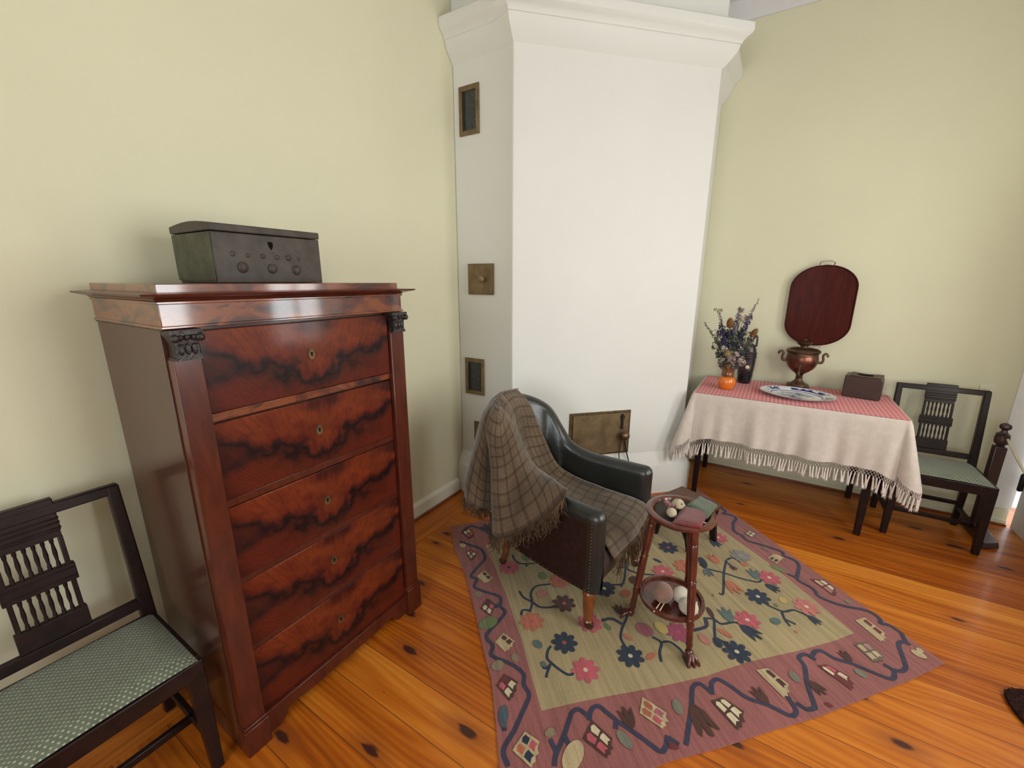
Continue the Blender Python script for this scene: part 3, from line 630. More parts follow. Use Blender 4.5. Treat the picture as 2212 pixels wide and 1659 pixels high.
# ================================================================ flat-woven rug
RUG = json.loads('''{"V":[[[[1.359,0.64],[1.33,0.641],[1.296,0.627],[1.285,0.603],[1.276,0.568],[1.272,0.523],[1.288,0.502]],0.0055],[[[1.285,0.603],[1.233,0.595],[1.214,0.588]],0.0055],[[[1.273,0.6],[1.247,0.613],[1.261,0.634]],0.0055],[[[1.53,0.369],[1.562,0.397],[1.619,0.408],[1.684,0.409],[1.75,0.417]],0.0055],[[[1.636,0.406],[1.643,0.466],[1.597,0.508]],0.0055],[[[1.642,0.279],[1.632,0.238],[1.578,0.232],[1.533,0.215]],0.0055],[[[1.632,0.238],[1.655,0.209],[1.643,0.166],[1.624,0.143]],0.0055],[[[1.568,0.928],[1.542,0.886],[1.537,0.832],[1.529,0.787],[1.552,0.746],[1.578,0.724]],0.0055],[[[1.537,0.832],[1.462,0.808]],0.0055],[[[1.484,0.82],[1.467,0.847],[1.437,0.838]],0.0055],[[[1.537,0.832],[1.586,0.869],[1.647,0.869],[1.7,0.812]],0.0055],[[[1.799,1.108],[1.771,1.085],[1.755,1.032],[1.798,0.963]],0.0055],[[[1.766,1.002],[1.751,0.988]],0.0055],[[[2.172,0.517],[2.109,0.536],[2.03,0.52],[1.938,0.498],[1.874,0.497]],0.0055],[[[2.032,0.58],[2.03,0.52],[2.026,0.448],[2.062,0.371]],0.0055],[[[1.852,0.555],[1.892,0.503],[1.913,0.491]],0.0055],[[[2.286,0.178],[2.268,0.142],[2.28,0.051],[2.279,-0.019],[2.295,-0.102],[2.33,-0.123]],0.0055],[[[2.408,0.055],[2.277,0.055],[2.108,0.041],[2.098,0.06]],0.0055],[[[2.412,0.053],[2.448,0.026],[2.423,-0.021]],0.0055],[[[2.389,0.054],[2.366,0.025]],0.0055],[[[2.138,-0.15],[2.129,-0.184],[2.13,-0.223],[2.167,-0.263],[2.156,-0.321],[2.134,-0.354]],0.0055],[[[2.133,-0.21],[2.077,-0.223],[2.041,-0.245]],0.0055],[[[2.077,-0.223],[2.068,-0.267]],0.0055],[[[1.881,0.097],[1.898,0.061],[1.887,0.025],[1.93,-0.025],[1.923,-0.059],[1.908,-0.086]],0.0055],[[[1.947,0.085],[1.899,0.059]],0.0055],[[[1.895,0.057],[1.796,0.042],[1.757,0.024]],0.0055],[[[1.789,0.038],[1.782,0.008],[1.789,-0.014]],0.0055],[[[1.881,0.097],[1.828,0.085],[1.779,0.127]],0.0055],[[[1.612,0.503],[1.645,0.464],[1.638,0.408]],0.0075],[[[1.775,0.131],[1.834,0.083],[1.886,0.095]],0.0075],[[[1.887,1.322],[1.909,1.418],[1.9,1.489],[1.846,1.5],[1.804,1.486]],0.0075],[[[1.734,1.449],[1.737,1.383],[1.745,1.311],[1.732,1.278],[1.682,1.225],[1.576,1.214],[1.523,1.202],[1.52,1.161],[1.469,1.139],[1.47,1.073],[1.482,0.997],[1.463,0.97],[1.43,0.953],[1.413,0.914],[1.354,0.907],[1.269,0.912],[1.239,0.895],[1.223,0.853],[1.181,0.833],[1.187,0.772],[1.19,0.718],[1.177,0.671],[1.141,0.65],[1.122,0.618],[1.1,0.605],[1.04,0.598],[0.971,0.59],[0.899,0.588],[0.867,0.548]],0.0075],[[[1.455,0.964],[1.416,0.967],[1.425,0.992]],0.0075],[[[0.954,0.617],[0.972,0.635]],0.0075],[[[0.948,0.42],[0.98,0.431],[1.05,0.434],[1.117,0.442],[1.14,0.443],[1.164,0.428],[1.159,0.391],[1.149,0.38]],0.0075],[[[1.015,0.47],[0.989,0.435]],0.0075],[[[1.052,0.431],[1.031,0.406]],0.0075],[[[1.146,0.379],[1.186,0.387],[1.214,0.371],[1.209,0.338],[1.198,0.286],[1.193,0.238],[1.187,0.196],[1.178,0.141],[1.195,0.125],[1.243,0.127]],0.0075],[[[1.195,0.297],[1.168,0.288]],0.0075],[[[1.239,0.124],[1.232,0.088]],0.0075],[[[1.245,0.067],[1.311,0.07],[1.397,0.074],[1.479,0.084],[1.512,0.063],[1.498,0.02],[1.491,0.013]],0.0075],[[[1.503,0.018],[1.543,0.023],[1.572,0.003],[1.565,-0.043],[1.547,-0.1],[1.557,-0.169],[1.554,-0.236],[1.578,-0.256],[1.602,-0.251],[1.64,-0.227]],0.0075],[[[1.392,0.071],[1.373,0.056]],0.0075],[[[1.623,-0.257],[1.615,-0.289],[1.633,-0.312],[1.649,-0.316],[1.737,-0.297],[1.826,-0.292],[1.863,-0.273],[1.897,-0.298],[1.888,-0.334]],0.0075],[[[1.902,-0.321],[1.937,-0.334],[1.954,-0.358],[1.939,-0.401],[1.946,-0.456],[1.942,-0.518],[1.94,-0.576],[1.962,-0.596],[1.997,-0.598],[2.013,-0.57]],0.0075],[[[1.999,-0.588],[2.009,-0.624],[2.044,-0.646],[2.103,-0.647],[2.179,-0.647],[2.206,-0.67],[2.199,-0.69]],0.0075],[[[2.204,-0.678],[2.246,-0.672],[2.263,-0.67],[2.292,-0.635],[2.285,-0.601],[2.317,-0.605],[2.35,-0.565],[2.327,-0.459],[2.338,-0.376],[2.376,-0.357],[2.397,-0.342],[2.42,-0.294],[2.445,-0.282],[2.56,-0.294],[2.613,-0.275],[2.626,-0.22],[2.664,-0.214],[2.677,-0.111],[2.68,-0.034],[2.724,-0.001],[2.729,0.023],[2.765,0.048],[2.847,0.055],[2.921,0.045],[2.947,0.078],[2.935,0.126]],0.0075],[[[2.927,0.128],[2.983,0.116],[3.009,0.154],[3.008,0.196]],0.0075],[[[2.445,-0.282],[2.456,-0.24]],0.0075]],"F":[[[1.403,0.597],"navy","red"],[[1.328,0.468],"rose","cream"],[[1.491,0.332],"navy","cream"],[[1.429,0.776],"coral","rose"],[[1.611,0.696],"brown","rose"],[[1.815,0.581],"navy","cream"],[[1.566,0.543],"rose","red"],[[1.692,1.067],"rose","brown"],[[1.742,0.786],"coral","rose"],[[2.111,0.339],"rose","cream"],[[2.348,0.361],"navy","rose"],[[2.618,0.122],"rose","cream"],[[2.222,0.249],"coral","rose"],[[1.73,0.184],"plum","rose"],[[1.815,0.564],"navy","cream"],[[2.365,-0.155],"rose","cream"],[[2.174,-0.11],"navy","cream"],[[2.223,-0.314],"coral2","cream"],[[1.975,-0.074],"rose","cream"],[[1.754,-0.048],"navy","cream"],[[2.492,-0.008],"grey","field"]],"L":[[[1.341,0.717],[1.326,0.67],0.02,"teal"],[[1.253,0.612],[1.268,0.639],0.012,"teal"],[[1.511,0.267],[1.56,0.249],0.014,"coral"],[[1.588,0.392],[1.57,0.349],0.012,"coral"],[[1.597,0.491],[1.579,0.446],0.014,"green"],[[1.646,0.28],[1.677,0.358],0.035,"plum2"],[[1.692,0.274],[1.735,0.24],0.04,"yellow"],[[2.087,0.297],[2.063,0.243],0.014,"navy"],[[2.196,0.412],[2.185,0.361],0.01,"navy"],[[1.743,0.902],[1.714,0.853],0.025,"green"],[[1.82,1.06],[1.797,1.004],0.02,"green"],[[1.613,0.846],[1.61,0.789],0.03,"rose2"],[[1.84,0.486],[1.839,0.436],0.03,"coral3"],[[1.989,0.464],[1.932,0.439],0.03,"brown"],[[2.353,0.186],[2.27,0.145],0.022,"navy"],[[1.905,0.063],[1.962,0.096],0.014,"brown"],[[1.845,0.039],[1.827,-0.027],0.014,"coral"],[[1.77,0.104],[1.73,0.054],0.022,"rose2"],[[1.789,0.04],[1.738,0.014],0.02,"navy"],[[2.214,-0.2],[2.212,-0.237],0.025,"yellow"],[[2.017,-0.172],[2.059,-0.201],0.022,"teal"],[[2.016,-0.26],[2.017,-0.275],0.008,"coral"],[[2.073,0.086],[2.059,0.077],0.006,"coral"],[[2.165,-0.183],[2.145,-0.194],0.01,"green"],[[1.329,0.973],[1.301,0.912],0.05,"green"],[[1.163,0.804],[1.146,0.761],0.03,"olive"],[[1.239,0.756],[1.213,0.724],0.02,"olive"],[[1.448,1.108],[1.428,1.068],0.02,"olive"],[[0.989,0.668],[1.006,0.636],0.04,"blue"],[[0.966,0.645],[0.983,0.629],0.02,"blue"],[[1.01,0.412],[1.008,0.35],0.06,"cream2"],[[1.038,0.494],[1.029,0.467],0.022,"olive"],[[1.395,0.131],[1.342,0.106],0.02,"green2"],[[1.165,0.281],[1.135,0.221],0.02,"green2"],[[1.768,-0.241],[1.726,-0.267],0.018,"green2"],[[1.916,-0.463],[1.9,-0.505],0.018,"green2"],[[2.489,-0.157],[2.461,-0.237],0.02,"green"],[[1.046,0.758],[1.045,0.758],0.001,"brown"],[[1.676,-0.347],[1.679,-0.374],0.01,"maroon"],[[1.212,0.118],[1.223,0.086],0.012,"maroon"],[[2.164,-0.684],[2.147,-0.731],0.02,"cream2"],[[2.186,-0.704],[2.182,-0.729],0.015,"cream2"],[[2.387,-0.484],[2.366,-0.501],0.016,"green2"],[[2.65,-0.112],[2.626,-0.146],0.01,"green2"],[[1.715,1.427],[1.705,1.383],0.02,"cream2"]],"T":[[[1.691,0.435],[1.736,0.477],"brown"],[[2.349,0.086],[2.402,0.146],"coral"],[[2.423,-0.013],[2.411,-0.051],"coral"],[[2.364,0.033],[2.34,-0.001],"brown"],[[2.267,0.145],[2.209,0.116],"teal"],[[2.318,-0.104],[2.388,-0.067],"teal"],[[2.296,-0.138],[2.278,-0.202],"navy"],[[2.216,0.038],[2.152,-0.029],"coral"],[[1.922,-0.013],[1.993,0.031],"teal"],[[1.922,-0.049],[1.89,-0.131],"navy"],[[2.16,-0.318],[2.128,-0.363],"navy"],[[2.573,0.159],[2.521,0.105],"navy"],[[1.628,0.144],[1.578,0.094],"brown"],[[1.202,0.238],[1.255,0.289],"brown"],[[1.406,0.072],[1.33,0.004],"brown"],[[1.396,0.077],[1.331,-0.003],"brown"],[[1.561,-0.169],[1.603,-0.116],"brown"],[[1.755,-0.3],[1.725,-0.353],"brown"],[[1.953,-0.459],[1.996,-0.426],"brown"],[[1.985,-0.377],[1.982,-0.374],"brown"],[[1.928,1.338],[1.956,1.427],"navy"],[[1.04,0.46],[1.035,0.489],"olive"]],"D":[[[[1.819,1.495],[1.86,1.478],[1.844,1.421],[1.785,1.42]],"brown",["cream","cream","rose","rose"]],[[[1.672,1.351],[1.701,1.338],[1.692,1.291],[1.629,1.283]],"brown",["cream","rose","cream","cream2"]],[[[1.542,1.172],[1.594,1.162],[1.573,1.099],[1.523,1.111]],"cream2",["cream2","brown","brown","cream2"]],[[[1.369,1.022],[1.432,1.031],[1.416,0.976],[1.358,0.96]],"brown",["cream","cream","rose","brown"]],[[[1.246,0.852],[1.299,0.848],[1.291,0.788],[1.229,0.794]],"cream2",["cream2","brown","brown","cream2"]],[[[1.081,0.733],[1.132,0.736],[1.133,0.676],[1.057,0.665]],"brown",["rose","maroon","cream","cream"]],[[[0.918,0.558],[0.985,0.553],[0.984,0.5],[0.907,0.485]],"cream2",["coral","navy","rose","navy"]],[[[1.078,0.37],[1.147,0.367],[1.127,0.292],[1.065,0.287]],"brown",["rose","cream","cream","rose"]],[[[1.272,0.228],[1.332,0.235],[1.32,0.153],[1.26,0.151]],"cream2",["coral3","coral3","plum2","rose"]],[[[1.459,0.01],[1.494,-0.022],[1.478,-0.088],[1.399,-0.076]],"brown",["cream","cream","cream","cream"]],[[[1.697,-0.129],[1.729,-0.165],[1.694,-0.229],[1.627,-0.215]],"cream2",["cream2","brown","brown","cream2"]],[[[1.858,-0.343],[1.88,-0.372],[1.865,-0.437],[1.801,-0.438]],"maroon",["cream","rose","cream","maroon"]],[[[2.071,-0.483],[2.111,-0.53],[2.059,-0.576],[2.007,-0.537]],"brown2",["cream2","rose3","cream2","cream2"]],[[[2.24,-0.509],[2.281,-0.546],[2.222,-0.602],[2.158,-0.581]],"cream2",["cream2","maroon","maroon","cream2"]],[[[2.47,-0.346],[2.495,-0.403],[2.454,-0.443],[2.389,-0.433]],"maroon",["cream2","cream","cream","rose3"]],[[[2.549,-0.148],[2.607,-0.171],[2.602,-0.218],[2.525,-0.187]],"cream2",["brown","brown","cream2","cream2"]],[[[2.754,-0.016],[2.807,-0.036],[2.786,-0.077],[2.73,-0.058]],"brown2",["cream2","cream","cream","cream2"]]]}''')
RC = {'navy': (.020,.030,.052,1), 'rose': (.42,.085,.105,1), 'red': (.33,.055,.05,1), 'coral': (.42,.13,.075,1), 'coral2': (.47,.15,.13,1), 'coral3': (.33,.10,.055,1), 'plum': (.32,.06,.11,1), 'plum2': (.30,.09,.12,1),
 'brown': (.070,.030,.022,1), 'brown2': (.13,.09,.07,1), 'maroon': (.13,.028,.028,1), 'cream': (.55,.47,.31,1), 'cream2': (.43,.34,.19,1), 'teal': (.085,.125,.12,1), 'blue': (.06,.085,.11,1), 'green': (.13,.17,.07,1), 'green2': (.16,.16,.12,1), 'olive': (.22,.17,.10,1), 'yellow': (.46,.34,.11,1), 'grey': (.20,.19,.18,1), 'rose2': (.40,.17,.13,1), 'rose3': (.36,.17,.16,1),
 'field': (.335,.262,.135,1), 'border': (.262,.094,.086,1), 'line': (.035,.035,.065,1)}
def rugmat(name, c):
    t = NT('rug_' + name); o = t.obj(); v = t.mapping(o, (1,1,1), (0,0,math.radians(-45)))
    streak = t.noise(t.mapping(v, (2.2, 60, 1)), 1.0, 4, .65); pile = t.noise(o, 260, 2, .6); blot = t.noise(o, 2.2, 3, .6)
    k = t.math('ADD', t.math('MULTIPLY', streak, .55), t.math('ADD', t.math('MULTIPLY', pile, .25), t.math('MULTIPLY', blot, .2)))
    lo = tuple(x*.62 for x in c[:3])+(1,); hi = tuple(min(1, x*1.38+.006) for x in c[:3])+(1,)
    t.base(t.ramp(k, [(.32, lo), (.68, hi)])); t.sp(.95, .08, sheen=.25)
    t.bump(t.math('ADD', streak, t.math('MULTIPLY', pile, .5)), .5, .0025)
    return t.m
rm = {k: rugmat(k, c) for k, c in RC.items()}
names = list(RC); ridx = {k: i for i, k in enumerate(names)}
rugm = MB()
edgeL = [(1.83,1.604),(1.67,1.44),(1.517,1.235),(1.337,1.035),(1.189,.88),(1.096,.774),(1.006,.697),(.914,.621),(.852,.573),(.735,.479)]
edgeF = [(1.171,.1),(1.3,-.032),(1.45,-.171),(1.603,-.32),(1.792,-.483),(1.999,-.662),(2.161,-.789)]
outl = edgeL + edgeF + [(2.5,-.43), (2.86,-.06), (3.22,.33), (2.75,.76), (2.3,1.175)]
rugm.prism(outl, .0008, .006, mi=ridx['border'])
ZK = [0]
def flat(poly, z, col):
    ZK[0] += 1; z += ZK[0]*2.5e-6
    rugm.add([(x, y, z) for x, y in poly], [tuple(range(len(poly)))], ridx[col])
field = [(1.087,.542),(1.188,.64),(1.332,.779),(1.537,.999),(1.789,1.295),(2.36,.80),(2.93,.31),(2.733,.115),(2.508,-.148),(2.289,-.36),(2.15,-.489),(2.057,-.415),(1.91,-.278),(1.722,-.088),(1.555,.054),(1.402,.21),(1.266,.359),(1.168,.462)]
flat(field, .0064, 'field')
def ribbon(P, w, z, col):
    P = [Vector(p) for p in P]; L = []; R = []
    for i in range(len(P)):
        d = (P[min(i+1, len(P)-1)] - P[max(i-1, 0)]).normalized(); nrm = Vector((-d.y, d.x))*w
        L.append((P[i]+nrm).to_tuple()); R.append((P[i]-nrm).to_tuple())
    for i in range(len(P)-1): flat([R[i], R[i+1], L[i+1], L[i]], z, col)
for P, w in RUG['V']:
    P = [(p.x, p.y) for p in catmull([(a[0], a[1], 0) for a in P], 4)]
    ribbon(P, w*1.08, .0068, 'line' if w > .006 else 'navy')
for c, col, eye in RUG['F']:
    R = .058; a0 = random.random()
    pts = []
    for k in range(64):
        a = 2*PI*k/64; r = R*(.50+.50*abs(math.cos(4*(a+a0)))**.55)
        pts.append((c[0]+r*math.cos(a), c[1]+r*math.sin(a)))
    flat(pts, .0072, col)
    flat([(c[0]+.010*math.cos(k), c[1]+.010*math.sin(k)) for k in [2*PI*j/8 for j in range(8)]], .0076, eye)
def along(b, t):
    b = Vector(b); d = Vector(t)-b; n = Vector((-d.y, d.x)); return b, d, n
for b, tp, w, col in RUG['L']:
    b, d, nrm = along(b, tp); L = max(d.length, 1e-4); nrm = nrm/L*w*1.15
    pts = [b + d*(.5-.5*math.cos(PI*k/8)) + nrm*math.sin(PI*k/8)*.8 for k in range(9)] + [b + d*(.5-.5*math.cos(PI*k/8)) - nrm*math.sin(PI*k/8)*.8 for k in range(7, 0, -1)]
    flat([p.to_tuple() for p in pts], .00715, col)
for b, tp, col in RUG['T']:
    b, d, nrm = along(b, tp)
    sh = [(0,-.10),(.28,-.34),(.62,-.42),(1.0,-.48),(.80,-.24),(.62,-.17),(1.08,-.07),(1.10,.05),(.64,.15),(.82,.22),(.98,.46),(.60,.40),(.28,.34),(0,.10)]
    flat([(b + d*u + nrm*v*.85).to_tuple() for u, v in sh], .0072, col)
for Q, outc, cells in RUG['D']:
    cq = sum((Vector(p) for p in Q), Vector((0, 0)))/4; q = [cq + (Vector(p)-cq)*1.12 for p in Q]; flat([p.to_tuple() for p in q], .0070, outc)
    def bl(u, v): return ((q[0]*(1-u)+q[1]*u)*(1-v) + (q[3]*(1-u)+q[2]*u)*v).to_tuple()
    A_, B_ = (q[1]-q[0]).length, (q[3]-q[0]).length; lu = A_ > B_
    def bq(a, b): return bl(a, b) if lu else bl(b, a)
    # four petals either side of a central rib, the far pair with notched tips
    for k, (v0, v1) in enumerate(((.10,.46), (.54,.90))):
        vm = (v0+v1)/2
        flat([bq(.07,vm), bq(.16,v0), bq(.46,v0+.04), bq(.46,v1-.03), bq(.14,v1)], .0074, cells[k])
        flat([bq(.54,v0+.02), bq(.90,v0), bq(.86,vm), bq(.95,v1-.04), bq(.60,v1), bq(.54,vm)], .0074, cells[3-k])
    e0, e1 = (bq(1.0,.2), bq(1.0,.8)); c0 = Vector(bq(.5,.5)); w_ = Vector(bq(1.16,.5))
    flat([bq(.97,.12), bq(1.10,.30), bq(1.02,.45), bq(1.14,.60), bq(1.02,.70), bq(.97,.88)], .0069, outc)
rug = rugm.build('rug', [rm[k] for k in names], recalc=False)
tag(rug, 'flat-woven floral rug with rose zigzag border and beige field under the armchair', 'rug')
for p in rug.data.polygons:
    if p.normal.z < -.5 and p.center.z > .0062: p.flip()
# ================================================================ armchair
AC = (1.80, .515); AR = math.atan2(-.10, .995)
ac = thing('armchair', 'old black leather armchair on turned orange legs, half covered by a blanket', 'armchair', (AC[0], AC[1], 0), AR, local=True)
# path of the shell in plan (u right, v back), crest height, thickness, backward lean
K = [((-.272, -.020), .618, .085, .00), ((-.262, .12), .618, .085, .00), ((-.243, .28), .625, .085, .00), ((-.222, .40), .665, .085, .01), ((-.205, .47), .765, .085, .02), ((-.172, .545), .872, .09, .05), ((-.09, .585), .925, .095, .08), ((0, .595), .940, .10, .085),
     ((.09, .585), .925, .095, .08), ((.172, .545), .872, .09, .05), ((.205, .47), .765, .085, .02), ((.222, .40), .665, .085, .01), ((.243, .28), .625, .085, .00), ((.262, .12), .618, .085, .00), ((.272, -.020), .618, .085, .00)]
def kinterp(n=6):
    A = catmull([Vector((a[0][0], a[0][1], a[1])) for a in K], n); B = catmull([Vector((a[2], a[3], 0)) for a in K], n)
    return [(p.x, p.y, p.z, q.x, q.y) for p, q in zip(A, B)]
SH = kinterp(6)
btn = [(.06, .80), (.10, .60), (-.05, .80), (-.10, .60)]
def section(i, inset=0, shrink=1.0):
    u, v, h, th, ln = SH[i]
    a = SH[max(i-1, 0)]; b = SH[min(i+1, len(SH)-1)]
    d = Vector((b[0]-a[0], b[1]-a[1])).normalized(); nr = Vector((-d.y, d.x))   # path left arm -> back -> right arm: left normal = outward
    pts = []
    r = th/2*shrink
    def P(off, z):
        s = max(0, (z-.30)/(max(h, .64)-.30))**1.3*ln
        return (u + nr.x*(off+s), v + nr.y*(off+s), z)
    zt = h - th/2
    for z in (.232, .30, .38, .46, .54): pts.append(P(r, .232 + (z-.232)*(zt-.232)/(.308)*.96))
    for k in range(0, 9):
        a_ = PI*k/8; pts.append(P(r*math.cos(a_)*1.0, zt + th/2*math.sin(a_)))
    zi = .36
    for k in range(1, 9):
        z = zt + (zi-zt)*k/8; e = 0
        if ln > .015: e = .018*math.sin(PI*min(1, k/8))
        q = P(-r - e, z)
        g = 0
        for bu, bz in btn:
            dd = ((q[0]-bu)**2 + (q[2]-bz)**2)/.0016
            if ln > .015: g += .022*math.exp(-dd)
            dx = (q[0]-bu)
            if ln > .015: g += .008*math.exp(-(dx*dx)/.00012)*(1 if q[2] < .80 else .0)*math.exp(-((q[2]-.7)**2)/.02)
        q = (q[0]+nr.x*g, q[1]+nr.y*g, q[2]); pts.append(q)
    return pts
def shell_part(i0, i1, name, cap0, cap1, label=None):
    m = MB(); rows = []
    def capped(i, dirn):
        base = section(i); u, v, h, th, ln = SH[i]
        out = []
        for k, (sc, fw) in enumerate(((.35, .034), (.72, .026), (.92, .014))):
            out.append([( (p[0]-u)*sc + u, v - fw, (p[2] if p[2] < h-th/2 else (h-th/2) + (p[2]-(h-th/2))*sc) ) for p in base])
        return out
    if cap0: rows += capped(i0, -1)
    rows += [section(i) for i in range(i0, i1+1)]
    if cap1: rows += capped(i1, 1)[::-1]
    m.grid(rows)
    n = len(rows[0])
    if cap0: m.add(rows[0], [tuple(range(n))])
    if cap1: m.add(rows[-1], [tuple(range(n))])
    # bottom closing strip
    m.grid([[r[0] for r in rows], [r[-1][:2] + (.232,) for r in rows]]); m.grid([[r[-1] for r in rows], [r[-1][:2] + (.232,) for r in rows]])
    return m.build(name, [m_leather, m_leather_side], parent=ac, smooth=60, label=label)
nS = len(SH)
for nm, a, b, c0, c1 in (('arm', 0, 20, True, False), ('backrest', 20, nS-21, False, False), ('arm', nS-21, nS-1, False, True)):
    o = shell_part(a, b, nm, c0, c1)
    for p in o.data.polygons:
        c = p.center
        if nm == 'arm' and abs(p.normal.x) > .85 and c.z < .565 and c.y > .0 and (c.x*p.normal.x > 0): p.material_index = 1
for bu, bz in btn:
    m = MB(); i = min(range(20, nS-20), key=lambda k: abs(SH[k][0]-bu)); s = section(i); q = min(s[14:], key=lambda p: abs(p[2]-bz))
    m.ball((bu, q[1]-.002, bz), .0105, 12, 8, sc=(1, .6, 1)); m.build('tuft_button', m_leather, parent=ac, smooth=80)
# nail heads along the side panel edges and lower edge (countless small studs)
m = MB()
for s in (-1, 1):
    for k in range(22): m.ball((s*.316, -.020+.004, .245 + k*.0155), .0035, 6, 4)
    for k in range(30): 
        i = int(k/30*20) if s < 0 else nS-1-int(k/30*20); q = section(i)[0]; m.ball((q[0], q[1], q[2]+.008), .0035, 6, 4)
m.build('nail_heads', m_brass_d, parent=ac, smooth=60, kind='stuff')
m = MB(); G = []
for i in range(15):
    v = -.035 + .58*i/14; hw = .232 - .050*(max(0, v)/.55)
    row = []
    for j in range(17):
        u = -1 + j/8; e = min(1, (1-abs(u))*5, ); h = .385 + .030*(1-(1-min(1, e))**2)**.5 + .012*(1-u*u)
        if i == 0: h -= .03
        if i == 1: h -= .006
        row.append((u*hw, v, h))
    G.append(row)
m.grid(G); m.grid([[(p[0], p[1]+.002, .30) for p in G[0]], [tuple(p) for p in G[0]]])
m.build('seat', m_leather, parent=ac, smooth=70)
m = MB(); G = []
for i in range(12):
    z = .236 + .165*i/11; row = []
    for j in range(21):
        u = -.236 + .472*j/20; bul = .022*math.sin(PI*i/11)**.7 + .010*math.sin(u*34+z*22)*math.sin(PI*i/11) 
        row.append((u, -.028 - bul, z))
    G.append(row)
m.grid(G); m.grid([[(-.236, .1, .236), (.236, .1, .236)], [(-.236, -.028, .236), (.236, -.028, .236)]])
m.build('front_apron', m_leather_b, parent=ac, smooth=70, label='worn brownish leather front')
for s in (-1, 1):
    m = MB(); x = s*.272
    prof = [(.027, .232), (.029, .222), (.024, .214), (.031, .206), (.031, .196), (.024, .190), (.027, .182), (.026, .13), (.021, .075), (.018, .062), (.022, .056), (.018, .050)]
    m.lathe([(r, z) for r, z in prof], 20, (x, .0, 0)); lg = m.build('leg', m_orangewood, parent=ac, smooth=45)
    m = MB(); m.lathe([(.019, .052), (.019, .040), (.010, .036)], 14, (x, 0, 0)); m.lathe([(.019, -.009), (.021, -.005), (.021, .005), (.019, .009)], 18, (x+.006, -.006, .0285), (1, .2, 0)); m.bar((x-.004, -.001, .045), (x-.006, -.006, .03), .006); m.build('caster', m_bronze, parent=lg, smooth=50)
    m = MB(); xb = s*.160; rows = []
    for z, dv, w in ((.236, 0, .040), (.16, .006, .036), (.09, .020, .030), (.045, .034, .026)):
        c = .545 + dv; rows.append([(xb-w/2, c-w/2, z), (xb+w/2, c-w/2, z), (xb+w/2, c+w/2, z), (xb-w/2, c+w/2, z)])
    m.grid(rows, closeu=True); m.add(rows[-1], [(0,1,2,3)]); lg = m.build('leg', m_orangewood, parent=ac, bevel=.004)
    m = MB(); m.lathe([(.016, .050), (.016, .038), (.009, .034)], 14, (xb, .58, 0)); m.lathe([(.019, -.008), (.0205, -.004), (.0205, .004), (.019, .008)], 18, (xb, .586, .028), (1, 0, 0)); m.build('caster', m_bronze, parent=lg, smooth=50)
# ================================================================ checked blanket thrown over the chair
th_ = thing('blanket', 'brown checked wool throw draped over the back, arm and seat of the armchair', 'blanket', (AC[0], AC[1], 0), AR, local=True)
# control columns, each from the crest of the backrest down to its hem
CA = [
 [(0.075,0.66,0.958),(0.075,0.69,0.95),(0.078,0.755,0.9),(0.08,0.775,0.78),(0.08,0.778,0.66),(0.085,0.78,0.54),(0.09,0.78,0.46)],
 [(-0.03,0.665,0.962),(-0.03,0.69,0.955),(-0.035,0.755,0.9),(-0.04,0.777,0.78),(-0.045,0.782,0.66),(-0.05,0.79,0.54),(-0.055,0.79,0.45)],
 [(-0.105,0.65,0.95),(-0.11,0.675,0.942),(-0.14,0.725,0.88),(-0.17,0.745,0.76),(-0.195,0.76,0.63),(-0.215,0.77,0.52),(-0.225,0.775,0.45)],
 [(-0.15,0.61,0.938),(-0.17,0.64,0.93),(-0.225,0.643,0.878),(-0.27,0.655,0.76),(-0.31,0.669,0.626),(-0.33,0.682,0.524),(-0.335,0.683,0.46)],
 [(-0.16,0.6,0.937),(-0.195,0.618,0.922),(-0.248,0.615,0.836),(-0.28,0.604,0.694),(-0.31,0.601,0.567),(-0.33,0.601,0.473),(-0.335,0.603,0.436)],
 [(-0.165,0.6,0.937),(-0.213,0.594,0.92),(-0.266,0.602,0.836),(-0.25,0.586,0.652),(-0.255,0.576,0.531),(-0.26,0.573,0.43),(-0.265,0.572,0.393)],
 [(-0.165,0.605,0.937),(-0.217,0.583,0.915),(-0.275,0.565,0.815),(-0.31,0.53,0.664),(-0.335,0.507,0.533),(-0.35,0.49,0.408),(-0.355,0.483,0.337)],
 [(-0.16,0.61,0.937),(-0.205,0.572,0.912),(-0.26,0.515,0.805),(-0.295,0.46,0.69),(-0.32,0.422,0.556),(-0.335,0.382,0.46),(-0.345,0.346,0.405)],
 [(-0.15,0.625,0.94),(-0.17,0.6,0.926),(-0.2,0.512,0.848),(-0.238,0.425,0.742),(-0.275,0.341,0.645),(-0.325,0.256,0.587),(-0.345,0.207,0.535)],
 [(-0.12,0.665,0.945),(-0.13,0.646,0.934),(-0.135,0.55,0.868),(-0.152,0.458,0.745),(-0.2,0.346,0.664),(-0.275,0.226,0.658),(-0.335,0.151,0.6)],
 [(-0.085,0.675,0.956),(-0.09,0.65,0.948),(-0.09,0.579,0.877),(-0.1,0.492,0.714),(-0.14,0.381,0.631),(-0.225,0.224,0.655),(-0.285,0.122,0.664)],
 [(-0.05,0.69,0.96),(-0.055,0.675,0.954),(-0.055,0.6,0.87),(-0.055,0.54,0.68),(-0.08,0.42,0.51),(-0.15,0.3,0.5),(-0.2,0.2,0.62)],
]
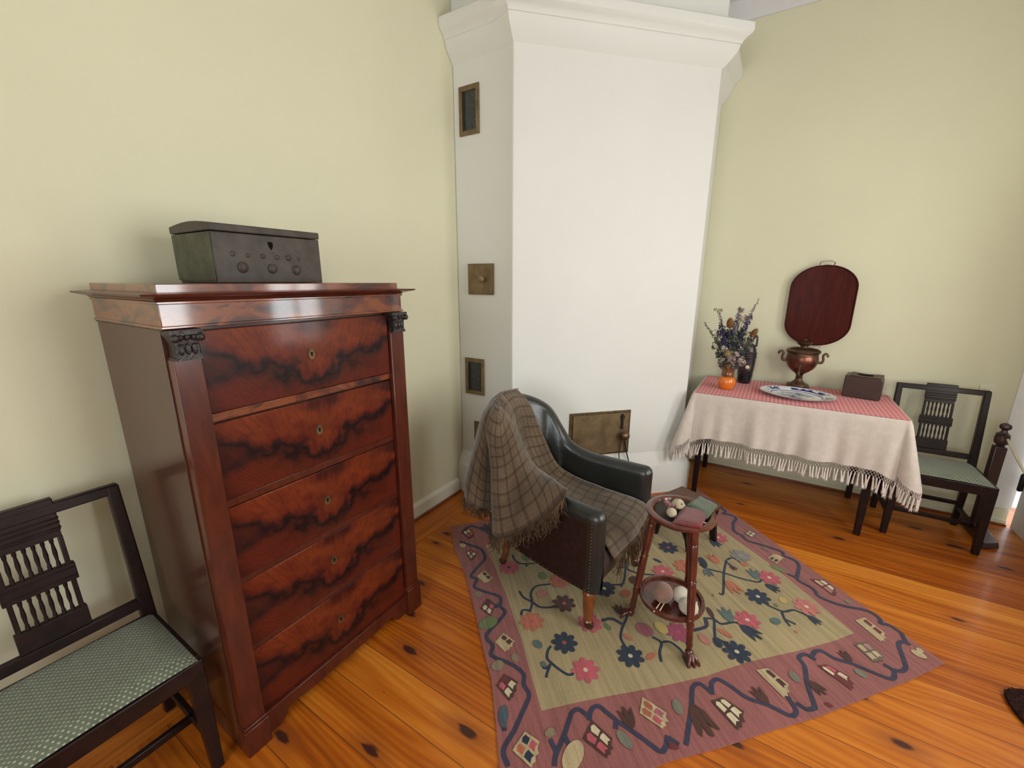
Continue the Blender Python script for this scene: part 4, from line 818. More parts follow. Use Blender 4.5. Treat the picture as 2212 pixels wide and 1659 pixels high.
CB = [
 [(-.06,.672,.948),(-.06,.595,.865),(-.06,.535,.675),(-.085,.42,.50),(-.16,.25,.462),(-.205,.08,.455),(-.215,-.03,.435),(-.20,-.075,.37)],
 [(.0,.68,.956),(.0,.605,.88),(.0,.555,.70),(.0,.44,.51),(-.02,.25,.46),(-.02,.08,.45),(-.02,-.05,.438),(0,-.085,.37)],
 [(.05,.675,.953),(.06,.60,.87),(.075,.54,.69),(.09,.44,.51),(.10,.27,.462),(.115,.10,.45),(.12,-.045,.435),(.13,-.08,.375)],
 [(.08,.668,.948),(.095,.59,.86),(.125,.515,.69),(.155,.43,.53),(.195,.28,.468),(.212,.10,.452),(.222,-.035,.435),(.225,-.07,.39)],
]
def build_sheet(mb, CG, n=7, wr=.006, seed=0.0, uvo=(0, 0)):
    cols = [catmull([r[j] for r in CG], n) for j in range(len(CG[0]))]
    R = len(cols[0]); G = []
    for i in range(R):
        G.append([v.copy() for v in catmull([c[i] for c in cols], n)])
    K_ = len(G[0])
    for i in range(R):
        for j in range(K_):
            p = G[i][j]; q = Vector((p.x*9+seed, p.y*9, p.z*5))
            w = mnoise.noise(q)*wr + mnoise.noise(q*2.7)*wr*.5
            a = G[min(i+1, R-1)][j]-G[max(i-1, 0)][j]; b = G[i][min(j+1, K_-1)]-G[i][max(j-1, 0)]
            nr = a.cross(b)
            if nr.length > 1e-9: nr.normalize()
            G[i][j] = p + nr*w
    # arc length uv
    U = [[0]*K_ for _ in range(R)]
    mi = R//2
    us = [0]
    for j in range(1, K_): us.append(us[-1] + (G[mi][j]-G[mi][j-1]).length*.6 + .008)
    vv = [0]
    for i in range(1, R): vv.append(vv[-1] + (G[i][K_//2]-G[i-1][K_//2]).length)
    uvs = [[(us[j]+uvo[0], vv[i]+uvo[1]) for j in range(K_)] for i in range(R)]
    mb.grid(G, uvs=uvs)
    return G
m = MB()
tr_ = lambda cc: [[c[i] for c in cc] for i in range(len(cc[0]))]
G1 = build_sheet(m, tr_(CA), 8, .007, 3.1)
G2 = build_sheet(m, tr_(CB), 8, .005, 3.1, (.72, 0))
o = m.build('throw_cloth', m_throw, parent=th_, smooth=180, solid=.006)
def fringe(G_edge, outward, length, n, droop=1.0):
    m = MB()
    for k in range(n):
        t = k/(n-1)*(len(G_edge)-1); i = min(int(t), len(G_edge)-2); f = t-i
        p = Vector(G_edge[i])*(1-f) + Vector(G_edge[i+1])*f
        L = length*random.uniform(.6, 1.15); a = Vector((random.uniform(-.25, .25), random.uniform(-.25, .25), -1)); o_ = Vector(outward)
        pts = [p, p + o_*.012 + Vector((0,0,-.008)), p + o_*.016 + a*L*.5, p + o_*.014 + a*L*.8 + Vector((random.uniform(-.012,.012), random.uniform(-.012,.012), 0)), p + o_*.012 + a*L + Vector((random.uniform(-.02,.02), random.uniform(-.02,.02), 0))]
        for q in pts: q.z = max(q.z, .012)
        m.tube(pts, [.0016, .0022, .0018, .0015, .0008], 4)
    return m
hemA = G1[-1]; kA = 5*8
m = fringe(hemA[kA:-10], (-1, -.1, 0), .085, 230); m.build('fringe', m_throwf, parent=th_, kind='stuff')
m = fringe(G2[-1], (0, -1, 0), .115, 150); m.build('fringe', m_throwf, parent=th_, kind='stuff')
m = fringe(hemA[:kA], (-.5, .3, 0), .06, 150); m.build('fringe', m_throwf, parent=th_, kind='stuff')
# ================================================================ small square stool behind the side table
q = [(2.45, .49), (2.70, .37), (2.585, .12), (2.335, .24)]
cx, cy = sum(p[0] for p in q)/4, sum(p[1] for p in q)/4
sd = math.atan2(q[1][1]-q[0][1], q[1][0]-q[0][0])
so = thing('footstool', 'small square brown wooden footstool between armchair and table', 'stool', (cx, cy, .0065), sd, local=True)
m = MB(); m.box(-.142, .142, -.142, .142, .222, .243); m.build('top', m_brownwood, parent=so, bevel=.004)
m = MB(); m.box(-.115, .115, -.118, -.102, .165, .2215); m.box(-.115, .115, .102, .118, .165, .2215); m.build('apron', m_oak, parent=so, bevel=.002)
for s in (-1, 1):
    # shaped end board: two flaring feet either side of an arch
    m = MB(); P = [(-.130, .2215), (-.122, .15), (-.132, .07), (-.142, .0), (-.105, .0), (-.09, .07), (-.05, .13), (0, .15), (.05, .13), (.09, .07), (.105, .0), (.142, .0), (.132, .07), (.122, .15), (.130, .2215)]
    m.prism(P, s*.118-.010, s*.118+.010, to=lambda y, z, x: (x, y, z)); m.build('leg', m_oak, parent=so, bevel=.002)
# ================================================================ two-tier round side table
TC = (1.734, .232); ZT = .600
tt = thing('side_table', 'two-tier round mahogany side table on three turned claw legs', 'table', (TC[0], TC[1], .0065), 0, local=True)
def z_(h): return h - .0065
m = MB(); m.lathe([(.0, z_(.575)), (.118, z_(.575)), (.136, z_(.584)), (.142, z_(.594)), (.1415, z_(.600)), (.136, z_(.604)), (.118, z_(.605)), (.111, z_(.602)), (.106, z_(.592)), (.085, z_(.586)), (0, z_(.585))], 56)
m.build('table_top', m_table, parent=tt, smooth=40)
m = MB(); m.lathe([(0, z_(.5855)), (.085, z_(.5865)), (.1055, z_(.5925)), (.104, z_(.5955)), (.084, z_(.589)), (0, z_(.588))], 48); m.build('dish_inlay', simple('dark_dish', (.016,.013,.012,1), .3, .5, var=.5, vs_=20), parent=tt, smooth=60)
m = MB(); m.lathe([(0, z_(.150)), (.12, z_(.150)), (.136, z_(.160)), (.140, z_(.172)), (.137, z_(.180)), (.124, z_(.180)), (.119, z_(.168)), (0, z_(.166))], 56); m.build('lower_tray', m_table, parent=tt, smooth=40)
for k in range(3):
    a = math.atan2(.115-.232, 1.602-1.734) + k*2*PI/3 * -1
    e = Vector((math.cos(a), math.sin(a), 0))
    foot = e*.166; top = e*.104 + Vector((0, 0, z_(.577)))
    foot.z = .012
    L = (top-foot).length; ax = (top-foot).normalized()
    rp = [(.008, .0), (.012, .02), (.011, .045), (.0155, .060), (.012, .070), (.0145, .082), (.0125, .12), (.0165, .15), (.0135, .165), (.0175, .175), (.0145, .182), (.0170, .26), (.0165, .335), (.0140, .342), (.0180, .348), (.0140, .356), (.0175, .40), (.0170, .505), (.014, .512), (.018, .518), (.016, .53), (.017, L)]
    m = MB(); m.lathe([(r, h*L/.575) if h < L else (r, L) for r, h in rp], 18, foot, ax); lg = m.build('leg', m_table, parent=tt, smooth=45)
    m = MB(); sdv = Vector((-e.y, e.x, 0)); b = foot + Vector((0, 0, .022)); m.ball(tuple(b), .018, 12, 8, sc=(1, 1, .9))
    for w in (-1, 0, 1): m.tube([b, b + e*.024 + sdv*w*.013 + Vector((0,0,-.006)), b + e*.040 + sdv*w*.022 + Vector((0,0,-.024)), b + e*.044 + sdv*w*.024 + Vector((0,0,-.032))], [.011, .009, .006, .003], 8)
    m.build('claw_foot', m_table, parent=lg, smooth=60)
def free(mb, name, mat, label, cat, loc, rz=0, **kw):
    o = mb.build(name, mat, origin=loc, **kw); o.rotation_euler = (0,0,rz); return tag(o, label, cat, kw.get('group'))
m = MB(); m.ball((1.676, .259, .615), .0205, 24, 16, sc=(1, 1, .95)); free(m, 'yarn_ball', m_yarn_c, 'small cream yarn ball in the dished top of the side table', 'yarn ball', (1.676, .259, .598), smooth=180)
sh = thing('knitted_bundle', 'pink and cream ruffled wool bundle behind the small cream ball', 'knitting', (1.752, .262, .590))
m = MB(); 
for k in range(22):
    a = k*2*PI/22; m.tube([(1.762, .250, .634), (1.762+.016*math.cos(a), .250+.016*math.sin(a), .628), (1.762+.027*math.cos(a), .250+.027*math.sin(a), .608)], [.003, .0045, .005], 6)
m.ball((1.762, .250, .612), .022, 14, 8, sc=(1,1,.85)); m.build('cream_ruffle', m_yarn_c, parent=sh, smooth=60)
m = MB()
for k in range(26):
    a = random.uniform(0, 2*PI); c0 = Vector((1.748, .268, .605)); e = Vector((math.cos(a), math.sin(a), 0)); m.tube([c0 + e*.008, c0 + e*.024 + Vector((0,0,random.uniform(.0,.02))), c0 + e*random.uniform(.032,.040) + Vector((0,0,random.uniform(.004,.030)))], [.005, .0045, .003], 6)
m.build('pink_loops', m_pinky, parent=sh, smooth=60)
def pad(name, mat, label, Q, z0, z1, th, loc):
    m = MB(); q = [Vector(p) for p in Q]; G = []
    n = 12
    for i in range(n+1):
        row = []
        for j in range(n+1):
            u, v = j/n, i/n
            p = (q[0]*(1-u)+q[1]*u)*(1-v) + (q[3]*(1-u)+q[2]*u)*v
            e = min(1, min(u, 1-u)*6, min(v, 1-v)*6); w = mnoise.noise(Vector((p.x*30, p.y*30, z0)))*.003
            row.append((p.x+w, p.y+w, z0 + (z1-z0)*v + th*(.45+.55*math.sqrt(max(0, e))) + w))
        G.append(row)
    B = [[(p[0], p[1], z0 + (z1-z0)*(i/n)) for p in row] for i, row in enumerate(G)]
    m.grid(G); m.grid(B)
    for ed in ((G[0], B[0]), (G[-1], B[-1]), ([r[0] for r in G], [r[0] for r in B]), ([r[-1] for r in G], [r[-1] for r in B])): m.grid([ed[0], ed[1]])
    return free(m, name, mat, label, 'knitting', loc, smooth=60)
pad('knitted_swatch', m_green, 'green knitted piece leaning over the far rim of the side table', [(1.775,.215),(1.882,.186),(1.846,.106),(1.712,.128)], .6075, .6065, .019, (1.80, .16, .607))
pad('knitted_swatch', m_red, 'dusty red knitted piece lying in the dish of the side table', [(1.612,.245),(1.772,.228),(1.752,.128),(1.630,.140)], .600, .607, .018, (1.69, .19, .597))
nd = thing('crochet_hook', 'thin pale hook beside the red knitting on the table rim', 'knitting needle', (1.675, .14, .600)); m = MB(); m.tube([(1.668, .168, .609), (1.680, .126, .609)], [.0022, .0014], 6); m.ball((1.667, .170, .609), .0036, 8, 6); m.build('hook_shaft', m_bone, parent=nd, smooth=60)
m = MB(); m.ball((1.692, .262, .211), .043, 28, 18, sc=(1.05, 1, 1)); free(m, 'yarn_ball', m_yarn_m, 'mauve brown yarn ball on the lower tray of the side table', 'yarn ball', (1.692, .262, .168), smooth=180)
m = MB(); m.ball((1.730, .192, .203), .036, 28, 18, sc=(1, 1, 1)); free(m, 'yarn_ball', m_yarn_w, 'round white yarn ball at the back of the lower tray', 'yarn ball', (1.730, .192, .168), smooth=180)
m = MB(); m.ball((1.674, .152, .203), .0345, 28, 18, sc=(1.05, 1.15, 1)); free(m, 'yarn_ball', m_yarn_w, 'white yarn ball at the front of the lower tray by the leg', 'yarn ball', (1.674, .152, .168), smooth=180)
def needle(a, b, lab):
    o = thing('knitting_needle', lab, 'knitting needle', a); m = MB(); m.tube([a, b], [.0028, .0022], 8); m.ball(a, .0042, 8, 6); m.build('needle_shaft', m_bone, parent=o, smooth=60)
needle((1.604, .275, .174), (1.662, .262, .185), 'pale knitting needle left of its pair sticking out under the mauve yarn')
needle((1.603, .258, .174), (1.662, .247, .185), 'pale knitting needle right of its pair sticking out under the mauve yarn')
needle((1.735, .128, .190), (1.672, .112, .176), 'pale needle behind the front leg beside the white yarn')
# ================================================================ table against the right wall
TX0, TX1, TY0, TY1, TZ = 3.105, 3.755, -.737, .424, .782
tb = thing('console_table', 'dark wooden table with tapered legs beneath the fringed white cloth', 'table', ((TX0+TX1)/2, (TY0+TY1)/2, 0))
m = MB(); m.box(TX0+.006, TX1, TY0+.006, TY1-.006, .755, .7785); m.build('table_top', m_oak, parent=tb, bevel=.003)
m = MB(); m.box(TX0+.05, TX0+.07, TY0+.06, TY1-.05, .655, .7545); m.box(TX1-.07, TX1-.05, TY0+.06, TY1-.05, .655, .7545); m.box(TX0+.07, TX1-.07, TY0+.05, TY0+.07, .655, .7545); m.box(TX0+.07, TX1-.07, TY1-.07, TY1-.05, .655, .7545)
m.build('apron', m_oak, parent=tb, bevel=.002)
for x, y in ((TX0+.03, TY0+.125), (TX0+.045, TY1-.075), (TX1-.06, TY0+.11), (TX1-.06, TY1-.075)):
    m = MB(); m.bar((x, y, .7545), (x, y, .0012), .056, .032, .056, .032, up=(0,1,0)); m.build('leg', m_oak, parent=tb, bevel=.003)
# white cloth: top sheet plus hanging skirt with flared corners
rc = .02
def perim():
    P = []   # (point, normal, cornerness, arclen)
    def seg(a, b, nrm, n):
        for i in range(n+1): P.append((Vector(a).lerp(Vector(b), i/n), Vector(nrm), 0.0))
    seg((TX1, TY1), (TX0+rc, TY1), (0, 1), 26)
    for k in range(1, 14):
        t = k/14*PI/2; n = Vector((-math.sin(t), math.cos(t))); P.append((Vector((TX0+rc, TY1-rc)) + n*rc, n, math.sin(2*t)))
    seg((TX0, TY1-rc), (TX0, TY0+rc), (-1, 0), 110)
    for k in range(1, 14):
        t = k/14*PI/2; n = Vector((-math.cos(t), -math.sin(t))); P.append((Vector((TX0+rc, TY0+rc)) + n*rc, n, math.sin(2*t)))
    seg((TX0+rc, TY0), (TX1, TY0), (0, -1), 26)
    return P
PP = perim(); arc = [0]
for i in range(1, len(PP)): arc.append(arc[-1] + (PP[i][0]-PP[i-1][0]).length + (.012 if PP[i][2] > 0 else 0))
NR = 14; rows = [[] for _ in range(NR+1)]
def hang(i, r, extra=0.0):
    p, n, c = PP[i]; s = arc[i]
    front = abs(n.x) > .99
    fold = (.012*math.sin(s*21+.6) + .008*math.sin(s*37+1.0) + .005*math.sin(s*64))*(1-c)
    d = .318 + .020*c + .008*math.sin(s*5.0)
    near = 0
    # cloth billows a little next to the corners
    for cn in (Vector((TX0, TY1)), Vector((TX0, TY0))):
        dd = (p-cn).length
        if c == 0: near = max(near, math.exp(-(dd/.07)**2))
    off = .006 + r*(.016 + .105*c + .012*near) + fold*r**1.2*1.1
    d += .055*near + .055*c
    if n.y < -.99 and p.x > 3.2: off *= .25
    z = TZ + .0012 - d*r - extra
    if r < .08: off *= (r/.08)**.5
    q = p + n*off
    return Vector((q.x, q.y, z))
for k in range(NR+1):
    r = (k/NR)
    rows[k] = [tuple(hang(i, r)) for i in range(len(PP))]
ct = thing('tablecloth', 'off-white linen tablecloth with knotted fringe hanging off the table by the stove', 'tablecloth', ((TX0+TX1)/2, (TY0+TY1)/2, TZ))
m = MB(); m.grid(rows); top = rows[0]; m.add(top, [tuple(range(len(top)))])
m.build('cloth', m_linen, parent=ct, smooth=60, solid=.0)
# net and tassels
hem = [hang(i, 1.0) for i in range(len(PP))]; hl = [0]
for i in range(1, len(hem)): hl.append(hl[-1] + (hem[i]-hem[i-1]).length)
tot = hl[-1]; step = .0172
def at(s):
    s = max(0, min(tot-1e-6, s)); 
    for i in range(1, len(hl)):
        if hl[i] >= s: break
    f = (s-hl[i-1])/max(1e-9, hl[i]-hl[i-1]); return hem[i-1].lerp(hem[i], f)
a0 = hl[16]; a1 = hl[-1] - .50
N = int((a1-a0)/step)
m = MB(); dz = .012
for k in range(N):
    s = a0 + k*step
    for sg in (0, 1):
        A = [at(s + (j % 2)*step/2*(1 if sg == 0 else -1) + (0 if sg == 0 else step)) + Vector((0,0,-dz*j)) for j in range(4)]
        m.tube(A, .0011, 3, caps=False)
m.build('fringe_net', m_tassel, parent=ct, kind='stuff')
tm = MB(); tm.tube([(0,0,0), (0,0,-.010), (0,0,-.022), (.0006,0,-.050), (0,.0005,-.078)], [.0016, .0042, .0038, .0050, .0064], 7)
for k in range(5): tm.tube([(.004*math.cos(k*1.3), .004*math.sin(k*1.3), -.06), (.0075*math.cos(k*1.3), .0075*math.sin(k*1.3), -.088)], [.0018, .0006], 3)
first = None
for k in range(N):
    p = at(a0 + (k+.5)*step) + Vector((0, 0, -.034))
    if first is None:
        first = tm.build('tassel', m_tassel, parent=ct, smooth=60, origin=(0,0,0)); o = first
    else:
        o = first.copy(); C.objects.link(o); o.parent = ct
    o.location = p - Vector(ct.location); o.rotation_euler = (random.uniform(-.12,.12), random.uniform(-.16,.16), random.uniform(0,6)); o.scale = (1,1,random.uniform(.85,1.1))
print('TASSELS', N)
# red striped top cloth
m = MB(); x0, x1, y0, y1 = TX0+.004, TX1-.002, TY0+.006, TY1-.010; z = TZ+.0022
G = []
for i in range(15):
    row = []
    for j in range(29):
        u = i/14; v = j/28; zz = z + .0012*mnoise.noise(Vector((u*9, v*17, 0)))
        row.append((x0+(x1-x0)*u, y0+(y1-y0)*v, zz+.0012))
    G.append(row)
m.grid(G); m.grid([[(p[0], p[1], TZ+.0014) for p in r] for r in G])
ru = m.build('table_runner', m_stripe, smooth=60); tag(ru, 'red and pink striped cloth covering the whole table top', 'tablecloth')
ZT2 = TZ + .0052
# ================================================================ things on the table
# orange and brown vase
vc = (3.335, .238)
va = thing('vase', 'ceramic vase with brown neck and bright orange bulb holding dried flowers', 'vase', (vc[0], vc[1], ZT2))
zb = ZT2
m = MB(); m.lathe([(.0, zb), (.040, zb), (.049, zb+.014), (.058, zb+.040), (.060, zb+.056), (.054, zb+.078), (.044, zb+.089), (.040, zb+.092)], 36, (vc[0], vc[1], 0)); m.build('bulb', m_orange, parent=va, smooth=60, label='bright orange glazed lower bulb')
m = MB(); m.lathe([(.040, zb+.0925), (.039, zb+.100), (.043, zb+.106), (.0405, zb+.114), (.041, zb+.140), (.0445, zb+.165), (.0465, zb+.186), (.042, zb+.186), (.036, zb+.150), (.034, zb+.10)], 36, (vc[0], vc[1], 0)); m.build('neck', m_brglaze, parent=va, smooth=60, label='brown glazed neck')
# dried flowers
m_stem = simple('dried_stem', (.17,.14,.085,1), .8, .2, var=.25, vs_=40)
m_leafg = simple('grey_green_dried_leaf', (.145,.165,.115,1), .85, .15, var=.35, vs_=60)
m_vio = simple('dried_violet_petals', (.050,.042,.105,1), .85, .15, var=.5, vs_=90)
m_viol = simple('pale_violet_petals', (.20,.17,.25,1), .85, .15, var=.35, vs_=70)
m_wht = simple('papery_white_petals', (.55,.50,.40,1), .85, .15, var=.25, vs_=70)
m_pink = simple('dusty_pink_petals', (.42,.31,.29,1), .85, .15, var=.25, vs_=70)
m_teas = simple('teasel_brown', (.20,.095,.035,1), .9, .1, var=.5, vs_=90)
m_teasl = simple('teasel_pale', (.30,.22,.11,1), .9, .1, var=.4, vs_=90)
Vb = Vector((vc[0], vc[1], zb+.10))
YD = Vector((0, 1, 0)); 
def tip(dy, z, dx=0): return Vector((vc[0]+dx, vc[1]+dy, z))
def stempath(t, bend=.02):
    b = Vb + Vector((random.uniform(-.012,.012), random.uniform(-.012,.012), 0)); mid = b.lerp(t, .5) + Vector((random.uniform(-bend,bend)*.4, -(t.y-b.y)*.18, .0))
    return catmull([b, mid, t], 6)
def petals(mb, c, r, n, sz, mi=0):
    for _ in range(n):
        a = random.uniform(0, 2*PI); e = math.acos(random.uniform(-1, 1)); d = Vector((math.sin(e)*math.cos(a), math.sin(e)*math.sin(a), math.cos(e)))
        q = Vector(c) + d*r*random.uniform(.5, 1.0); u = d.orthogonal().normalized(); w = d.cross(u)
        k = sz*random.uniform(.6, 1.2); mb.add([q - u*k*.5, q + d*k*.3 - w*k*.5, q + u*k*.5 + d*k*.4, q + w*k*.5 + d*k*.2], [(0,1,2,3)], mi)
def teasel(t, rad, h, lab, mat=None):
    o = thing('teasel', lab, 'dried flower', tuple(Vb)); p = stempath(t, .01); m = MB(); m.tube(p, .0022, 5); m.build('stem', m_stem, parent=o, smooth=60)
    ax = (p[-1]-p[-3]).normalized(); m = MB(); m.lathe([(.003, 0), (rad*.8, h*.12), (rad, h*.35), (rad*.85, h*.7), (rad*.4, h*.95), (0, h)], 18, p[-1]-ax*.003, tuple(ax))
    u = ax.orthogonal().normalized(); w = ax.cross(u)
    for k in range(170):
        a = k*2.4; f = (k+.5)/170; r = rad*math.sin(PI*min(.97, .12+f*.85))**.6; q = p[-1]+ax*h*f + (u*math.cos(a)+w*math.sin(a))*r*.9; d = (u*math.cos(a)+w*math.sin(a)+ax*.5).normalized()
        s2 = d.cross(ax).normalized()*.0016; m.add([q-s2, q+s2, q+d*.010], [(0,1,2)])
    m.build('seed_head', mat or m_teas, parent=o, smooth=30)
teasel(tip(.020, 1.232, -.05), .024, .072, 'largest brown teasel head at the top left of the dried bouquet')
teasel(tip(-.030, 1.262, .03), .016, .045, 'small brown teasel head just right of the largest one')
teasel(tip(-.115, 1.178, -.02), .019, .065, 'brown teasel head leaning out to the right of the bouquet')
teasel(tip(.010, 1.040, -.075), .022, .045, 'pale greenish teasel head low at the front of the bouquet', m_teasl)
def spike(t, lab, mat, n=26, sz=.014, frac=.55, rad=.011):
    n = int(n*1.3); rad *= 1.25; sz *= 1.1
    o = thing('flower_spike', lab, 'dried flower', tuple(Vb)); p = stempath(t); m = MB(); m.tube(p, [.0018]*(len(p)-1)+[.0008], 5); m.build('stem', m_stem, parent=o, smooth=60)
    m = MB(); L = len(p)-1
    for k in range(n):
        f = 1 - frac*k/n; i = min(int(f*L), L-1); q = p[i].lerp(p[i+1], f*L-i); petals(m, q, rad*(.35+1.0*k/n), 3 if k < n*.4 else 5, sz*(.6+.6*k/n))
    m.build('blossoms', mat, parent=o)
spike(tip(-.130, 1.435), 'tall thin violet grey spike rising top right of the bouquet', m_viol, 30, .013, .5)
spike(tip(.195, 1.255), 'grey green sprig leaning out to the far left of the bouquet', m_leafg, 34, .013, .6, .014)
spike(tip(-.105, 1.32, -.03), 'dark violet larkspur spike on the right side of the bouquet', m_vio, 34, .015, .55, .015)
spike(tip(.085, 1.255, -.05), 'dark violet larkspur clump at the left of the bouquet', m_vio, 40, .018, .5, .024)
spike(tip(.035, 1.21, .03), 'dark blue violet spike between the teasels', m_vio, 30, .016, .5, .016)
spike(tip(-.020, 1.375, .02), 'pale violet spike at the top middle of the bouquet', m_viol, 26, .016, .4, .014)
spike(tip(.10, 1.325, 0), 'seeded brown sprig at upper left of the bouquet', simple('seed_brown', (.12,.085,.06,1), .9, .1, var=.4), 26, .013, .5, .014)
spike(tip(-.120, 1.12, -.01), 'short grey green sprig low on the right beside the ribbed jug', m_leafg, 26, .015, .6, .016)
def cluster(t, lab, mat, r=.024, n=70, sz=.011):
    r *= 1.25; n = int(n*1.4); sz *= 1.3
    o = thing('flower_cluster', lab, 'dried flower', tuple(Vb)); p = stempath(t); m = MB(); m.tube(p, .0015, 5); m.build('stem', m_stem, parent=o, smooth=60)
    m = MB()
    for k in range(5):
        c = Vector(t) + Vector((random.uniform(-r,r), random.uniform(-r,r), random.uniform(-r,r)*.6)); petals(m, c, r*.5, n//5, sz)
    m.build('petals', mat, parent=o)
cluster(tip(.120, 1.345, -.01), 'cream yarrow-like cluster at the top left of the bouquet', m_wht, .018, 50)
cluster(tip(-.050, 1.290, .0), 'cream cluster at upper middle of the bouquet', m_wht, .024, 70)
cluster(tip(-.075, 1.30, .02), 'cream pink cluster near the tall violet spike', m_pink, .020, 60)
cluster(tip(-.030, 1.350, .01), 'dusty pink cluster above the middle of the bouquet', m_pink, .014, 40)
cluster(tip(-.035, 1.030, -.06), 'dusty pink papery cluster low at the front of the bouquet', m_pink, .030, 110, .015)
cluster(tip(-.060, .995, -.05), 'white pink papery flowers just above the vase rim', m_pink, .024, 80, .015)
cluster(tip(.025, 1.085, -.06), 'cream cluster at the middle left of the bouquet', m_wht, .020, 60)
cluster(tip(-.045, 1.175, -.03), 'pale grey green fluffy cluster in the bouquet centre', m_leafg, .035, 120, .014)
m = MB()
for k in range(560):
    a = random.uniform(-1, 1); t = Vb + Vector((random.uniform(-.05,.05), a*random.uniform(.02,.13), random.uniform(.05, .32)))
    lim = (t.z - Vb.z)*.52 + .015
    if abs(t.y - vc[1]) > lim: t.y = vc[1] + (lim if t.y > vc[1] else -lim)*random.uniform(.6, 1)
    petals(m, t, .013, 8, .014, random.choice((0,0,0,1,2,0,1)))
for k in range(60):
    t = Vb + Vector((random.uniform(-.05,.05), random.uniform(-.11,.11), random.uniform(.12,.27))); t.y = vc[1] + (t.y-vc[1])*min(1, (t.z-Vb.z)/.2)
    m.tube([Vb + Vector((random.uniform(-.02,.02), random.uniform(-.02,.02), 0)), t], .0011, 3, caps=False, mi=3)
fo = m.build('dried_foliage', [m_leafg, m_vio, m_wht, m_stem]); tag(fo, 'mass of small dried leaves and tiny blossoms filling the bouquet', 'dried flowers'); fo['kind'] = 'stuff'
# ribbed dark jug
jc = (3.62, .142); jg = thing('ribbed_jug', 'dark ribbed ceramic jug with a cream dot behind the orange vase', 'jug', (jc[0], jc[1], ZT2))
P = [(0, 0), (.040, 0), (.043, .006)]
for z in (.014, .028, .042, .056, .070): P += [(.043+.10*z, z), (.050+.10*z, z+.005), (.043+.10*z, z+.010)]
P += [(.054, .09), (.057, .12), (.059, .155), (.060, .185)]
for z in (.195, .212, .229): P += [(.060-.02*(z-.19), z), (.0665-.03*(z-.19), z+.006), (.060-.03*(z-.19), z+.012)]
P += [(.055, .255), (.050, .275), (.042, .292), (.030, .305), (.020, .312), (.019, .330), (.023, .340), (.015, .345), (0, .345)]
m = MB(); m.lathe([(r, ZT2+z) for r, z in P], 36, (jc[0], jc[1], 0)); m.build('jug_body', m_jug, parent=jg, smooth=50)
d = Vector((-.93, -.2, 0)).normalized(); m = MB(); m.lathe([(.0135, .053), (.0135, .0605), (.011, .0625), (0, .0628)], 18, (jc[0], jc[1], ZT2+.133), tuple(d)); m.build('dot', m_cream, parent=jg, smooth=50, label='round cream dot on the belly')
m = MB(); m.tube(catmull([(jc[0], jc[1]-.018, ZT2+.325), (jc[0], jc[1]-.040, ZT2+.365), (jc[0], jc[1]-.050, ZT2+.345), (jc[0], jc[1]-.050, ZT2+.285)], 5), .007, 8); m.build('handle', m_jug, parent=jg, smooth=60)
# samovar
sc_ = (3.655, -.205); z0 = ZT2
sa = thing('samovar', 'small copper urn-shaped samovar with scroll handles in front of the oval tray', 'samovar', (sc_[0], sc_[1], z0))
L = [(.0, .098), (.020, .098), (.030, .110), (.055, .128), (.078, .150), (.093, .178), (.099, .205), (.098, .228), (.0935, .243)]
m = MB(); m.lathe([(r, z0+z) for r, z in L], 40, (sc_[0], sc_[1], 0)); m.build('urn_body', m_copper, parent=sa, smooth=60)
m = MB(); m.lathe([(r, z0+z) for r, z in ((.0945, .2435), (.097, .247), (.0935, .252), (.095, .258), (.104, .268), (.106, .276), (.100, .284), (.085, .290), (.065, .294), (0, .296))], 40, (sc_[0], sc_[1], 0)); m.build('rim', m_bronze, parent=sa, smooth=50)
m = MB(); m.lathe([(r, z0+z) for r, z in ((.0, .2965), (.030, .2965), (.024, .303), (.022, .310), (.038, .320), (.047, .332), (.048, .338), (.040, .341), (.020, .346), (.010, .349), (.012, .356), (.012, .360), (.004, .364), (0, .3645))], 32, (sc_[0], sc_[1], 0)); m.build('lid', m_bronze, parent=sa, smooth=50)
m = MB(); m.box(sc_[0]-.068, sc_[0]+.068, sc_[1]-.068, sc_[1]+.068, z0+.0, z0+.022); m.lathe([(r, z0+z) for r, z in ((.062, .022), (.060, .030), (.040, .042), (.024, .060), (.020, .072), (.024, .078), (.019, .084), (.022, .0975), (0, .0975))], 32, (sc_[0], sc_[1], 0)); m.build('foot', m_bronze, parent=sa, smooth=45)
for s in (-1, 1):
    m = MB(); pts = [(.090, .205), (.108, .196), (.122, .205), (.124, .225), (.120, .245), (.128, .262), (.142, .262), (.148, .250), (.142, .243)]
    m.tube(catmull([(sc_[0], sc_[1]+s*a, z0+b) for a, b in pts], 5), [.009]*10 + [.0075]*31, 10); m.build('handle', m_bronze, parent=sa, smooth=60)
d = Vector((-1, .12, 0)).normalized(); m = MB(); b = Vector((sc_[0], sc_[1], z0+.142))
m.tube([b + d*.066, b + d*.095, b + d*.108 + Vector((0,0,-.008)), b + d*.110 + Vector((0,0,-.028))], [.010, .009, .009, .007], 10); m.tube([b + d*.096, b + d*.096 + Vector((0,0,.030))], [.005, .007], 8); m.ball(tuple(b + d*.096 + Vector((0,0,.034))), .009, 10, 8); m.build('tap', m_bronze, parent=sa, smooth=60)
